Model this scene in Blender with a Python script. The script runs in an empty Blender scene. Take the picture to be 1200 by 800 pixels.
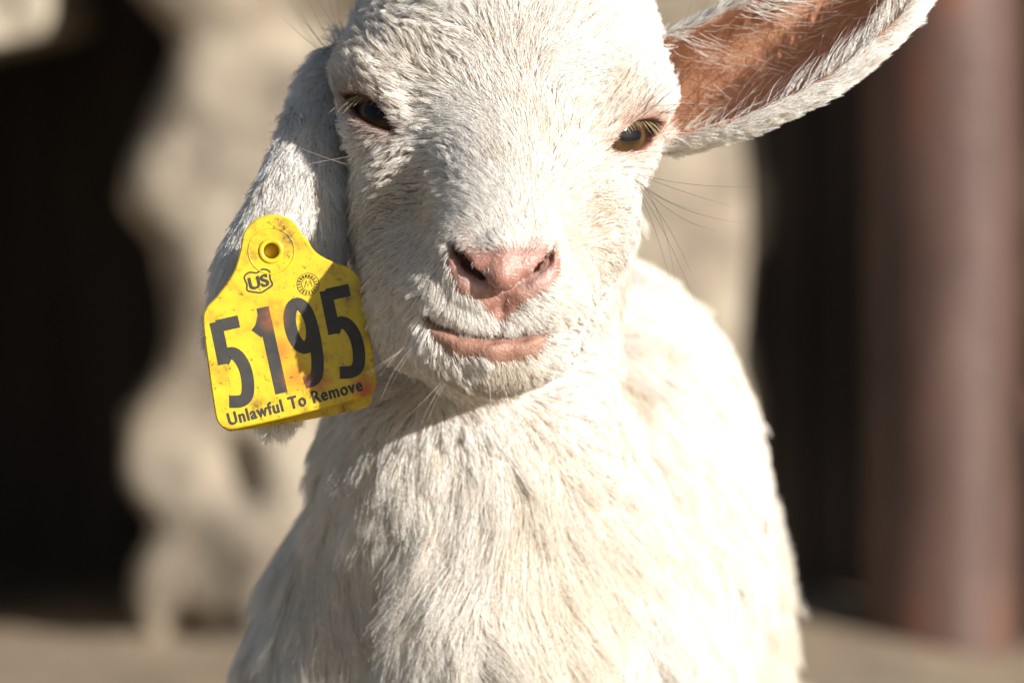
import bpy, bmesh, math, random
import numpy as np
from mathutils import Vector, Matrix
from mathutils.bvhtree import BVHTree
from mathutils.kdtree import KDTree

rng = np.random.default_rng(7)
random.seed(7)
scene = bpy.context.scene
col = scene.collection
R = math.radians

# ------------------------------------------------------------------ camera
PITCH = R(3.0)
FOCUS = 1.5                       # metres from the lens to the face
ORIGIN = Vector((0.0, 0.0, 0.335))  # the point in the middle of the picture, at the face
FWD = Vector((0.0, math.cos(PITCH), -math.sin(PITCH)))
UP = Vector((0.0, math.sin(PITCH), math.cos(PITCH)))
cam_data = bpy.data.cameras.new('camera')
cam = bpy.data.objects.new('camera', cam_data)
col.objects.link(cam)
cam.location = ORIGIN - FWD * FOCUS
cam.rotation_euler = (math.pi / 2 - PITCH, 0, 0)
cam_data.lens = 180.0
cam_data.sensor_width = 36.0
cam_data.clip_start = 0.05
cam_data.clip_end = 3000.0
cam_data.dof.use_dof = True
cam_data.dof.focus_distance = FOCUS - 0.018
cam_data.dof.aperture_fstop = 11.0
scene.camera = cam

# ------------------------------------------------------------------ sky and sun
SUN_AZ, SUN_EL = R(51.0), R(21.0)      # azimuth to the right of the camera, towards the camera's side
world = bpy.data.worlds.new('World')
scene.world = world
world.use_nodes = True
wn = world.node_tree
bg = wn.nodes['Background']
sky = wn.nodes.new('ShaderNodeTexSky')
sky.sky_type = 'NISHITA'
sky.sun_disc = False
sky.sun_elevation = SUN_EL
sky.sun_rotation = math.pi - SUN_AZ
wn.links.new(sky.outputs['Color'], bg.inputs['Color'])
bg.inputs['Strength'].default_value = 0.06

to_sun = Vector((math.sin(SUN_AZ) * math.cos(SUN_EL), -math.cos(SUN_AZ) * math.cos(SUN_EL), math.sin(SUN_EL)))
sun_data = bpy.data.lights.new('sun', 'SUN')
sun_data.energy = 5.0
sun_data.angle = R(0.53)
sun_data.color = (1.0, 0.97, 0.92)
sun = bpy.data.objects.new('sun', sun_data)
col.objects.link(sun)
sun.rotation_euler = to_sun.to_track_quat('Z', 'Y').to_euler()
sun.location = to_sun * 20

scene.view_settings.view_transform = 'Standard'
scene.view_settings.look = 'None'
scene.view_settings.gamma = 1.0
scene.view_settings.exposure = 0.75
scene.render.engine = 'CYCLES'
scene.cycles.use_denoising = True
scene.cycles.max_bounces = 7
scene.cycles.transmission_bounces = 8
scene.cycles.transparent_max_bounces = 8
scene.cycles.sample_clamp_indirect = 4.0
scene.render.hair_type = 'STRIP'
scene.cycles_curves.shape = 'RIBBONS'
scene.cycles_curves.subdivisions = 2

# ------------------------------------------------------------------ helpers
def v2w(P):
    """camera aligned millimetres (right, away, up) about ORIGIN -> world metres"""
    P = np.asarray(P, dtype=np.float64) / 1000.0
    f = np.array(FWD); u = np.array(UP); o = np.array(ORIGIN)
    out = np.empty_like(P)
    out[..., 0] = o[0] + P[..., 0]
    out[..., 1] = o[1] + P[..., 1] * f[1] + P[..., 2] * u[1]
    out[..., 2] = o[2] + P[..., 1] * f[2] + P[..., 2] * u[2]
    return out

def px(x, y, Y=0.0):
    s = (1500.0 + Y) / 1500.0
    return np.array([(x - 600) / 4.0 * s, Y, (400 - y) / 4.0 * s])

def link(o, parent=None):
    col.objects.link(o)
    if parent is not None:
        o.parent = parent
        o.matrix_parent_inverse = Matrix.Identity(4)
        if o.type != 'EMPTY' or True:
            o.matrix_parent_inverse = parent.matrix_basis.inverted()
    return o

def mesh_obj(name, verts, faces, mat=None, parent=None, smooth=False):
    me = bpy.data.meshes.new(name)
    me.from_pydata([tuple(map(float, v)) for v in verts], [], [tuple(map(int, f)) for f in faces])
    me.update()
    if smooth:
        me.polygons.foreach_set('use_smooth', [True] * len(me.polygons))
    if mat:
        me.materials.append(mat)
    return link(bpy.data.objects.new(name, me), parent)

def tag(o, label=None, cat=None, group=None, kind=None):
    if label: o['label'] = label
    if cat: o['category'] = cat
    if group: o['group'] = group
    if kind: o['kind'] = kind
    return o

def empty(name, loc):
    o = bpy.data.objects.new(name, None)
    o.empty_display_size = 0.05
    o.location = loc
    col.objects.link(o)
    return o

def new_mat(name):
    m = bpy.data.materials.new(name)
    m.use_nodes = True
    nt = m.node_tree
    return m, nt, nt.nodes['Principled BSDF']

def nd(nt, t, **kw):
    n = nt.nodes.new(t)
    for k, v in kw.items():
        if k in n.inputs: n.inputs[k].default_value = v
        else: setattr(n, k, v)
    return n

def ramp(nt, fac, stops):
    r = nt.nodes.new('ShaderNodeValToRGB')
    cr = r.color_ramp
    while len(cr.elements) < len(stops): cr.elements.new(0.5)
    for e, (p, c) in zip(cr.elements, stops):
        e.position = p
        e.color = (*c, 1.0) if len(c) == 3 else c
    nt.links.new(fac, r.inputs['Fac'])
    return r

def noise3(P, scale, seed=0, octaves=3):
    """cheap smooth value made of sines, about -1..1"""
    r = np.random.default_rng(seed)
    out = np.zeros(P.shape[0])
    amp = 1.0; tot = 0.0
    for o in range(octaves):
        for _ in range(4):
            d = r.normal(size=3); d /= np.linalg.norm(d)
            out += amp * np.sin(P @ d * (scale * (2 ** o) * r.uniform(0.7, 1.3)) + r.uniform(0, 6.28))
        tot += amp * 2.0
        amp *= 0.55
    return out / tot

# ------------------------------------------------------------------ materials
def dirt_material():
    m, nt, b = new_mat('dirt')
    tc = nd(nt, 'ShaderNodeTexCoord')
    n1 = nd(nt, 'ShaderNodeTexNoise', Scale=3.0, Detail=8.0, Roughness=0.65)
    n2 = nd(nt, 'ShaderNodeTexNoise', Scale=60.0, Detail=6.0, Roughness=0.7)
    for n in (n1, n2): nt.links.new(tc.outputs['Object'], n.inputs['Vector'])
    mx = nd(nt, 'ShaderNodeMath', operation='MULTIPLY_ADD')
    mx.inputs[1].default_value = 0.5
    nt.links.new(n2.outputs['Fac'], mx.inputs[0])
    nt.links.new(n1.outputs['Fac'], mx.inputs[2])
    r = ramp(nt, mx.outputs[0], [(0.45, (0.14, 0.10, 0.064)), (0.75, (0.27, 0.20, 0.132)), (1.0, (0.37, 0.29, 0.20))])
    nt.links.new(r.outputs['Color'], b.inputs['Base Color'])
    b.inputs['Roughness'].default_value = 0.95
    bp = nd(nt, 'ShaderNodeBump', Strength=0.9, Distance=0.02)
    nt.links.new(mx.outputs[0], bp.inputs['Height'])
    nt.links.new(bp.outputs['Normal'], b.inputs['Normal'])
    return m

def stone_material():
    m, nt, b = new_mat('weathered_plaster_stone')
    tc = nd(nt, 'ShaderNodeTexCoord')
    n1 = nd(nt, 'ShaderNodeTexNoise', Scale=13.0, Detail=7.0, Roughness=0.6)
    n2 = nd(nt, 'ShaderNodeTexNoise', Scale=45.0, Detail=6.0, Roughness=0.7)
    vo = nd(nt, 'ShaderNodeTexVoronoi', Scale=9.0)
    for n in (n1, n2, vo): nt.links.new(tc.outputs['Object'], n.inputs['Vector'])
    r = ramp(nt, n1.outputs['Fac'], [(0.3, (0.15, 0.119, 0.088)), (0.48, (0.335, 0.275, 0.205)), (0.64, (0.47, 0.40, 0.305))])
    mix = nd(nt, 'ShaderNodeMixRGB', blend_type='MULTIPLY')
    mix.inputs['Fac'].default_value = 0.55
    r2 = ramp(nt, n2.outputs['Fac'], [(0.3, (0.6, 0.58, 0.55)), (0.65, (1, 1, 1))])
    nt.links.new(r.outputs['Color'], mix.inputs[1]); nt.links.new(r2.outputs['Color'], mix.inputs[2])
    nt.links.new(mix.outputs[0], b.inputs['Base Color'])
    b.inputs['Roughness'].default_value = 0.92
    bp = nd(nt, 'ShaderNodeBump', Strength=0.8, Distance=0.012)
    nt.links.new(n2.outputs['Fac'], bp.inputs['Height'])
    nt.links.new(bp.outputs['Normal'], b.inputs['Normal'])
    return m

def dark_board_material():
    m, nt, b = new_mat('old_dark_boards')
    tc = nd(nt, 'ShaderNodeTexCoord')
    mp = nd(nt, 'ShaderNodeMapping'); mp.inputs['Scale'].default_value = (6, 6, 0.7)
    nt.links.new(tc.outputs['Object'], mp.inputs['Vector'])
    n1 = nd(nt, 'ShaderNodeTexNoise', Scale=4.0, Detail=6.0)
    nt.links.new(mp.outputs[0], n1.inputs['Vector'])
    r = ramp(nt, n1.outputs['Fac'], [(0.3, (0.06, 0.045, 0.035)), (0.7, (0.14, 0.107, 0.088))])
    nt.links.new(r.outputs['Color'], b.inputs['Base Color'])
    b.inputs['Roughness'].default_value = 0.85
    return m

def rust_material():
    m, nt, b = new_mat('rusted_steel')
    tc = nd(nt, 'ShaderNodeTexCoord')
    mp = nd(nt, 'ShaderNodeMapping'); mp.inputs['Scale'].default_value = (1, 1, 0.35)
    nt.links.new(tc.outputs['Object'], mp.inputs['Vector'])
    n1 = nd(nt, 'ShaderNodeTexNoise', Scale=9.0, Detail=8.0, Roughness=0.65)
    n2 = nd(nt, 'ShaderNodeTexNoise', Scale=90.0, Detail=5.0, Roughness=0.7)
    nt.links.new(mp.outputs[0], n1.inputs['Vector']); nt.links.new(tc.outputs['Object'], n2.inputs['Vector'])
    r = ramp(nt, n1.outputs['Fac'], [(0.32, (0.032, 0.017, 0.012)), (0.48, (0.062, 0.030, 0.021)), (0.58, (0.09, 0.047, 0.035)), (0.66, (0.15, 0.056, 0.028))])
    nt.links.new(r.outputs['Color'], b.inputs['Base Color'])
    rr = ramp(nt, n2.outputs['Fac'], [(0.3, (0.42,) * 3), (0.7, (0.7,) * 3)])
    nt.links.new(rr.outputs['Color'], b.inputs['Roughness'])
    b.inputs['Metallic'].default_value = 0.15
    bp = nd(nt, 'ShaderNodeBump', Strength=0.5, Distance=0.002)
    nt.links.new(n2.outputs['Fac'], bp.inputs['Height'])
    nt.links.new(bp.outputs['Normal'], b.inputs['Normal'])
    return m

def skin_material():
    m, nt, b = new_mat('goat_skin')
    at = nd(nt, 'ShaderNodeAttribute', attribute_name='skin')
    wet = nd(nt, 'ShaderNodeAttribute', attribute_name='wet')
    tc = nd(nt, 'ShaderNodeTexCoord')
    n1 = nd(nt, 'ShaderNodeTexNoise', Scale=260.0, Detail=6.0, Roughness=0.65)
    vo = nd(nt, 'ShaderNodeTexVoronoi', Scale=1150.0, Randomness=0.9)
    for n in (n1, vo): nt.links.new(tc.outputs['Object'], n.inputs['Vector'])
    mix = nd(nt, 'ShaderNodeMixRGB', blend_type='MULTIPLY')
    mix.inputs['Fac'].default_value = 1.0
    r2 = ramp(nt, n1.outputs['Fac'], [(0.3, (0.72, 0.62, 0.58)), (0.62, (1.08, 1.05, 1.03))])
    nt.links.new(at.outputs['Color'], mix.inputs[1]); nt.links.new(r2.outputs['Color'], mix.inputs[2])
    nt.links.new(mix.outputs[0], b.inputs['Base Color'])
    mr = nd(nt, 'ShaderNodeMapRange')
    mr.inputs['To Min'].default_value = 0.75; mr.inputs['To Max'].default_value = 0.44
    nt.links.new(wet.outputs['Fac'], mr.inputs['Value'])
    nt.links.new(mr.outputs[0], b.inputs['Roughness'])
    thin = nd(nt, 'ShaderNodeAttribute', attribute_name='thin')
    nt.links.new(thin.outputs['Fac'], b.inputs['Subsurface Weight'])
    cw = nd(nt, 'ShaderNodeMath', operation='MULTIPLY'); cw.inputs[1].default_value = 0.18
    nt.links.new(wet.outputs['Fac'], cw.inputs[0]); nt.links.new(cw.outputs[0], b.inputs['Coat Weight'])
    b.inputs['Coat Roughness'].default_value = 0.14
    b.inputs['Subsurface Radius'].default_value = (1.0, 0.4, 0.25)
    b.inputs['Subsurface Scale'].default_value = 0.003
    bp = nd(nt, 'ShaderNodeBump', Strength=0.4, Distance=0.0004)
    nt.links.new(vo.outputs['Distance'], bp.inputs['Height'])
    bp2 = nd(nt, 'ShaderNodeBump', Strength=0.4, Distance=0.0008)
    nt.links.new(n1.outputs['Fac'], bp2.inputs['Height'])
    nt.links.new(bp.outputs['Normal'], bp2.inputs['Normal'])
    nt.links.new(bp2.outputs['Normal'], b.inputs['Normal'])
    bp3 = nd(nt, 'ShaderNodeBump', Strength=0.45, Distance=0.0005)
    nt.links.new(vo.outputs['Distance'], bp3.inputs['Height']); nt.links.new(bp2.outputs['Normal'], bp3.inputs['Normal'])
    nt.links.new(bp3.outputs['Normal'], b.inputs['Coat Normal'])
    return m

def hair_material(name, rough=0.38, attr='tint'):
    m = bpy.data.materials.new(name)
    m.use_nodes = True
    nt = m.node_tree
    nt.nodes.clear()
    out = nd(nt, 'ShaderNodeOutputMaterial')
    at = nd(nt, 'ShaderNodeAttribute', attribute_name=attr)
    d = nd(nt, 'ShaderNodeBsdfDiffuse'); tr = nd(nt, 'ShaderNodeBsdfTranslucent')
    nt.links.new(at.outputs['Color'], d.inputs['Color']); nt.links.new(at.outputs['Color'], tr.inputs['Color'])
    g = nd(nt, 'ShaderNodeBsdfHair', component='Reflection')
    g.inputs['RoughnessU'].default_value = rough * 0.7; g.inputs['RoughnessV'].default_value = 0.6
    m1 = nd(nt, 'ShaderNodeMixShader'); m1.inputs[0].default_value = 0.24
    nt.links.new(d.outputs[0], m1.inputs[1]); nt.links.new(tr.outputs[0], m1.inputs[2])
    m2 = nd(nt, 'ShaderNodeMixShader'); m2.inputs[0].default_value = 0.09
    nt.links.new(m1.outputs[0], m2.inputs[1]); nt.links.new(g.outputs[0], m2.inputs[2])
    nt.links.new(m2.outputs[0], out.inputs['Surface'])
    return m

def eye_material():
    m, nt, b = new_mat('goat_eye')
    tc = nd(nt, 'ShaderNodeTexCoord')
    sp = nd(nt, 'ShaderNodeSeparateXYZ')
    nt.links.new(tc.outputs['Object'], sp.inputs[0])
    def math_(op, a, bb=None, c=None):
        n = nd(nt, 'ShaderNodeMath', operation=op)
        for i, q in enumerate((a, bb, c)):
            if q is None: continue
            if isinstance(q, (int, float)): n.inputs[i].default_value = q
            else: nt.links.new(q, n.inputs[i])
        return n.outputs[0]
    X, Y = sp.outputs['X'], sp.outputs['Y']
    r2 = math_('SQRT', math_('ADD', math_('MULTIPLY', X, X), math_('MULTIPLY', Y, Y)))
    fib = nd(nt, 'ShaderNodeTexNoise', Scale=900.0, Detail=4.0)
    nt.links.new(tc.outputs['Object'], fib.inputs['Vector'])
    rad = math_('DIVIDE', r2, 0.0098)
    rad2 = math_('ADD', rad, math_('MULTIPLY', math_('SUBTRACT', fib.outputs['Fac'], 0.5), 0.25))
    iris = ramp(nt, rad2, [(0.25, (0.026, 0.014, 0.006)), (0.5, (0.075, 0.039, 0.014)), (0.72, (0.045, 0.023, 0.008)), (0.85, (0.035, 0.018, 0.01)), (0.96, (0.03, 0.018, 0.013))])
    px_ = math_('POWER', math_('ABSOLUTE', math_('DIVIDE', X, 0.0042)), 3.0)
    py_ = math_('POWER', math_('ABSOLUTE', math_('DIVIDE', Y, 0.0017)), 3.0)
    pup = ramp(nt, math_('ADD', px_, py_), [(0.75, (0, 0, 0)), (1.0, (1, 1, 1))])
    mix = nd(nt, 'ShaderNodeMixRGB', blend_type='MIX')
    nt.links.new(pup.outputs['Color'], mix.inputs['Fac'])
    mix.inputs[1].default_value = (0.004, 0.004, 0.006, 1)
    nt.links.new(iris.outputs['Color'], mix.inputs[2])
    nt.links.new(mix.outputs[0], b.inputs['Base Color'])
    b.inputs['Roughness'].default_value = 0.5
    b.inputs['Coat Weight'].default_value = 0.45
    b.inputs['Coat Roughness'].default_value = 0.03
    b.inputs['Coat IOR'].default_value = 1.34
    b.inputs['Specular IOR Level'].default_value = 0.08
    return m

STAINS = [(tuple(float(q) for q in v2w(px(x, y, -8.0))), r / 4000.0) for x, y, r in ((318, 372, 34), (326, 412, 34), (346, 440, 30), (368, 446, 30), (310, 335, 16), (425, 455, 22))]
def tag_material():
    m, nt, b = new_mat('yellow_tag_plastic')
    tc = nd(nt, 'ShaderNodeTexCoord')
    n1 = nd(nt, 'ShaderNodeTexNoise', Scale=130.0, Detail=7.0, Roughness=0.7)
    n2 = nd(nt, 'ShaderNodeTexNoise', Scale=55.0, Detail=5.0, Roughness=0.6)
    n3 = nd(nt, 'ShaderNodeTexNoise', Scale=700.0, Detail=4.0)
    mp = nd(nt, 'ShaderNodeMapping'); mp.inputs['Location'].default_value = (0.013, 0.4, 0.07)
    nt.links.new(tc.outputs['Object'], mp.inputs['Vector'])
    for n in (n1, n3): nt.links.new(tc.outputs['Object'], n.inputs['Vector'])
    nt.links.new(mp.outputs[0], n2.inputs['Vector'])
    base = ramp(nt, n1.outputs['Fac'], [(0.30, (0.16, 0.095, 0.012)), (0.38, (0.40, 0.26, 0.008)), (0.48, (0.55, 0.385, 0.006)), (0.7, (0.68, 0.48, 0.008))])
    stain = None
    for c_, r_ in STAINS:
        dn = nd(nt, 'ShaderNodeVectorMath', operation='DISTANCE'); dn.inputs[1].default_value = c_
        nt.links.new(tc.outputs['Object'], dn.inputs[0])
        mr = nd(nt, 'ShaderNodeMapRange', interpolation_type='SMOOTHSTEP')
        mr.inputs['From Min'].default_value = r_; mr.inputs['From Max'].default_value = r_ * 0.2
        nt.links.new(dn.outputs['Value'], mr.inputs['Value'])
        if stain is None: stain = mr.outputs[0]
        else:
            mm = nd(nt, 'ShaderNodeMath', operation='MAXIMUM')
            nt.links.new(stain, mm.inputs[0]); nt.links.new(mr.outputs[0], mm.inputs[1]); stain = mm.outputs[0]
    mu = nd(nt, 'ShaderNodeMath', operation='MULTIPLY')
    st = ramp(nt, n2.outputs['Fac'], [(0.30, (0, 0, 0)), (0.50, (1, 1, 1))])
    nt.links.new(st.outputs['Color'], mu.inputs[0]); nt.links.new(stain, mu.inputs[1])
    mix = nd(nt, 'ShaderNodeMixRGB', blend_type='MIX')
    nt.links.new(mu.outputs[0], mix.inputs['Fac'])
    nt.links.new(base.outputs['Color'], mix.inputs[1]); mix.inputs[2].default_value = (0.46, 0.07, 0.006, 1)
    sp = ramp(nt, n3.outputs['Fac'], [(0.30, (0.45, 0.36, 0.2)), (0.37, (1, 1, 1))])
    mix2 = nd(nt, 'ShaderNodeMixRGB', blend_type='MULTIPLY'); mix2.inputs['Fac'].default_value = 1.0
    nt.links.new(mix.outputs[0], mix2.inputs[1]); nt.links.new(sp.outputs['Color'], mix2.inputs[2])
    nt.links.new(mix2.outputs[0], b.inputs['Base Color'])
    b.inputs['Roughness'].default_value = 0.42
    b.inputs['Subsurface Weight'].default_value = 0.1
    b.inputs['Subsurface Scale'].default_value = 0.001
    bp = nd(nt, 'ShaderNodeBump', Strength=0.25, Distance=0.0004)
    nt.links.new(n1.outputs['Fac'], bp.inputs['Height']); nt.links.new(bp.outputs['Normal'], b.inputs['Normal'])
    return m

def ink_material():
    m, nt, b = new_mat('worn_black_print')
    tc = nd(nt, 'ShaderNodeTexCoord')
    n1 = nd(nt, 'ShaderNodeTexNoise', Scale=210.0, Detail=7.0, Roughness=0.7)
    n2 = nd(nt, 'ShaderNodeTexNoise', Scale=95.0, Detail=6.0, Roughness=0.7)
    for n in (n1, n2): nt.links.new(tc.outputs['Object'], n.inputs['Vector'])
    r = ramp(nt, n1.outputs['Fac'], [(0.35, (0.014, 0.013, 0.011)), (0.6, (0.03, 0.027, 0.021)), (0.72, (0.07, 0.055, 0.02))])
    dn = nd(nt, 'ShaderNodeVectorMath', operation='DISTANCE'); dn.inputs[1].default_value = STAINS[0][0]
    dm = nd(nt, 'ShaderNodeVectorMath', operation='DISTANCE'); dm.inputs[1].default_value = STAINS[2][0]
    mn = nd(nt, 'ShaderNodeMath', operation='MINIMUM')
    nt.links.new(tc.outputs['Object'], dn.inputs[0]); nt.links.new(tc.outputs['Object'], dm.inputs[0])
    nt.links.new(dn.outputs['Value'], mn.inputs[0]); nt.links.new(dm.outputs['Value'], mn.inputs[1])
    mr = nd(nt, 'ShaderNodeMapRange', interpolation_type='SMOOTHSTEP')
    mr.inputs['From Min'].default_value = 0.0075; mr.inputs['From Max'].default_value = 0.002
    nt.links.new(mn.outputs[0], mr.inputs['Value'])
    st = ramp(nt, n2.outputs['Fac'], [(0.38, (0, 0, 0)), (0.56, (1, 1, 1))])
    mu = nd(nt, 'ShaderNodeMath', operation='MULTIPLY')
    nt.links.new(st.outputs['Color'], mu.inputs[0]); nt.links.new(mr.outputs[0], mu.inputs[1])
    mix = nd(nt, 'ShaderNodeMixRGB', blend_type='MIX')
    nt.links.new(mu.outputs[0], mix.inputs['Fac']); nt.links.new(r.outputs['Color'], mix.inputs[1]); mix.inputs[2].default_value = (0.30, 0.075, 0.012, 1)
    nt.links.new(mix.outputs[0], b.inputs['Base Color'])
    b.inputs['Roughness'].default_value = 0.55
    return m

M_DIRT, M_STONE, M_BOARD, M_RUST = dirt_material(), stone_material(), dark_board_material(), rust_material()
M_SKIN, M_FUR, M_EYE, M_TAG, M_INK = skin_material(), hair_material('white_goat_fur'), eye_material(), tag_material(), ink_material()
M_WHISK = hair_material('whisker_hair', 0.25)

# ------------------------------------------------------------------ ground
def build_ground():
    def ax(lo, hi, h, far):
        a = list(np.arange(lo, hi + h / 2, h)); s = h
        b, c = [a[0]], [a[-1]]
        while c[-1] < far: s *= 1.35; c.append(c[-1] + s); b.append(b[-1] - s)
        return np.array(b[1:][::-1] + a + c[1:])
    X, Y = ax(-1.2, 1.2, 0.022, 900), ax(-0.6, 3.4, 0.022, 900)
    gx, gy = np.meshgrid(X, Y, indexing='ij')
    P = np.stack([gx.ravel(), gy.ravel(), np.zeros(gx.size)], 1)
    fade = np.exp(-(np.hypot(P[:, 0], P[:, 1] - 1.5) / 4.0) ** 2)
    z = (noise3(P, 5.0, 1, 4) * 0.004 + noise3(P, 40.0, 2, 2) * 0.004) * fade
    flat = np.exp(-(np.hypot(P[:, 0] * 1.0, P[:, 1] - 0.2) / 0.35) ** 4)
    z = z * (1 - flat) - 0.0005
    # loose earth heaped against the foot of the shed
    z += 0.034 * np.exp(-((P[:, 0] - 0.17) / 0.16) ** 2 - ((P[:, 1] - 2.28) / 0.16) ** 2)
    z -= 0.012 * np.exp(-((P[:, 0] - 0.42) / 0.12) ** 2 - ((P[:, 1] - 2.1) / 0.2) ** 2)
    z += 0.002 * np.exp(-((P[:, 0] + 0.45) / 0.25) ** 2 - ((P[:, 1] - 2.20) / 0.10) ** 2)
    P[:, 2] = z
    m, n = len(X), len(Y)
    i = np.arange(m * n).reshape(m, n)
    F_ = np.stack([i[:-1, :-1], i[1:, :-1], i[1:, 1:], i[:-1, 1:]], -1).reshape(-1, 4)
    tag(mesh_obj('ground', P, F_, M_DIRT, smooth=True), kind='structure')
build_ground()

# ------------------------------------------------------------------ the shed behind: rough stone piers, dark gaps between them
WALL_D = 2.20                      # metres behind the face
def wall_x(pxx): return (pxx - 600) / 4000.0 * (1.5 + WALL_D) / 1.5
def wall_z(pyy): return float(v2w(px(600, pyy, WALL_D * 1000))[2])

shed = empty('stone_shed', (0.0, WALL_D, 0.0))
tag(shed, 'rough tan stone shed wall with dark openings, out of focus behind the goat', 'shed')

def pier(left, right, depth, top, seed, pits=()):
    """lofted rough pier; left and right are (picture y, x in metres) edges seen from the front"""
    lz = np.array([wall_z(y) for y, _ in left])[::-1]; lx = np.array([x for _, x in left])[::-1]
    rz = np.array([wall_z(y) for y, _ in right])[::-1]; rx = np.array([x for _, x in right])[::-1]
    zs = np.concatenate([np.arange(-0.06, 0.56, 0.0085), np.arange(0.57, top, 0.03), [top]])
    V, nr = [], 0
    for z in zs:
        x0, x1 = np.interp(z, lz, lx), np.interp(z, rz, rx)
        ring = []
        c = 0.022
        nf = 64
        for u in np.linspace(0, 1, nf): ring.append((x0 + c + (x1 - x0 - 2 * c) * u, 0.0, (0, -1)))
        for a in np.linspace(15, 75, 5): ring.append((x1 - c + c * math.sin(R(a)), c - c * math.cos(R(a)), (math.sin(R(a)), -math.cos(R(a)))))
        for u in np.linspace(0, 1, 16): ring.append((x1, c + (depth - c) * u, (1, 0)))
        for u in np.linspace(0, 1, 16): ring.append((x1 + (x0 - x1) * (u * 0.9 + 0.05), depth, (0, 1)))
        for u in np.linspace(1, 0, 16): ring.append((x0, c + (depth - c) * u, (-1, 0)))
        for a in np.linspace(75, 15, 5): ring.append((x0 + c - c * math.sin(R(a)), c - c * math.cos(R(a)), (-math.sin(R(a)), -math.cos(R(a)))))
        nr = len(ring)
        for x, y, n in ring: V.append((x, WALL_D + y, z, n[0], n[1]))
    V = np.array(V)
    P = V[:, :3].copy()
    d = noise3(P, 30, seed, 3) * 0.013 + np.abs(noise3(P, 13, seed + 1, 2)) * 0.03 - 0.012
    for pxx, pyy, rad, dep in pits:
        cx, cz = wall_x(pxx), wall_z(pyy)
        d -= dep * np.exp(-(((P[:, 0] - cx) / rad) ** 2 + ((P[:, 2] - cz) / rad) ** 2)) * (V[:, 4] < -0.5)
    P[:, 0] += V[:, 3] * d * 0.6; P[:, 1] += V[:, 4] * d
    F_ = []
    for k in range(len(zs) - 1):
        for j in range(nr):
            a = k * nr + j; b = k * nr + (j + 1) % nr
            F_.append((a, b, b + nr, a + nr))
    F_.append(tuple((len(zs) - 1) * nr + j for j in range(nr)))
    return mesh_obj('pier', P, F_, M_STONE, shed, smooth=True)

L_EDGE = [(-60, 150), (-20, 163), (0, 176), (30, 194), (60, 204), (100, 196), (150, 178), (190, 165), (240, 167), (290, 203), (350, 210), (400, 200), (450, 178), (495, 138), (540, 136), (575, 146), (612, 174), (640, 166), (665, 147), (700, 145), (740, 155), (800, 150)]
R_EDGE = [(-60, 900), (170, 898), (240, 905), (290, 905), (312, 892), (420, 890), (560, 880), (800, 880)]
pier([(y, wall_x(x)) for y, x in L_EDGE], [(y, wall_x(x)) for y, x in R_EDGE], 0.34, 0.98, 5,
     pits=((272, 545, 0.020, 0.035), (285, 575, 0.012, 0.02), (215, 745, 0.014, 0.04), (262, 735, 0.010, 0.02)))
pier([(-60, wall_x(-900)), (800, wall_x(-900))], [(-60, wall_x(72)), (20, wall_x(70)), (42, wall_x(58)), (56, wall_x(0)), (70, wall_x(-70)), (400, wall_x(-110)), (800, wall_x(-90))], 0.34, 0.98, 9)
pier([(-60, wall_x(1218)), (800, wall_x(1218))], [(-60, wall_x(2600)), (800, wall_x(2600))], 0.34, 0.98, 15)

def box(name, x0, x1, y0, y1, z0, z1, mat, parent, bev=0.004):
    bm = bmesh.new()
    bmesh.ops.create_cube(bm, size=1.0)
    for v in bm.verts:
        v.co.x = (x0 + x1) / 2 + v.co.x * (x1 - x0); v.co.y = (y0 + y1) / 2 + v.co.y * (y1 - y0); v.co.z = (z0 + z1) / 2 + v.co.z * (z1 - z0)
    if bev: bmesh.ops.bevel(bm, geom=bm.edges[:], offset=bev, segments=2, affect='EDGES')
    me = bpy.data.meshes.new(name); bm.to_mesh(me); bm.free()
    me.materials.append(mat)
    return link(bpy.data.objects.new(name, me), parent)

box('lintel', wall_x(-900), wall_x(2600), WALL_D - 0.012, WALL_D + 0.36, 0.985, 1.2, M_STONE, shed, 0.015)
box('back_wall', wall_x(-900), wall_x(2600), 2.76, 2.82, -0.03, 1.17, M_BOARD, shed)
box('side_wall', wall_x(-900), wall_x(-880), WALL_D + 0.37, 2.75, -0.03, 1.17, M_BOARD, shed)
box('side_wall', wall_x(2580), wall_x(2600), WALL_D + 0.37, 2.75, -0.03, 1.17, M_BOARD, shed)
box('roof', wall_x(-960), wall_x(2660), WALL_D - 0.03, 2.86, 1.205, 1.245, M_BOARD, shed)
# upright boards closing the gap on the right
xx = wall_x(868)
for i in range(4):
    w = 0.062
    box('board', xx, xx + w - 0.003, WALL_D + 0.19 + 0.006 * (i % 2), WALL_D + 0.215 + 0.006 * (i % 2), -0.02, 0.97, M_BOARD, shed, 0.002)
    xx += w

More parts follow.
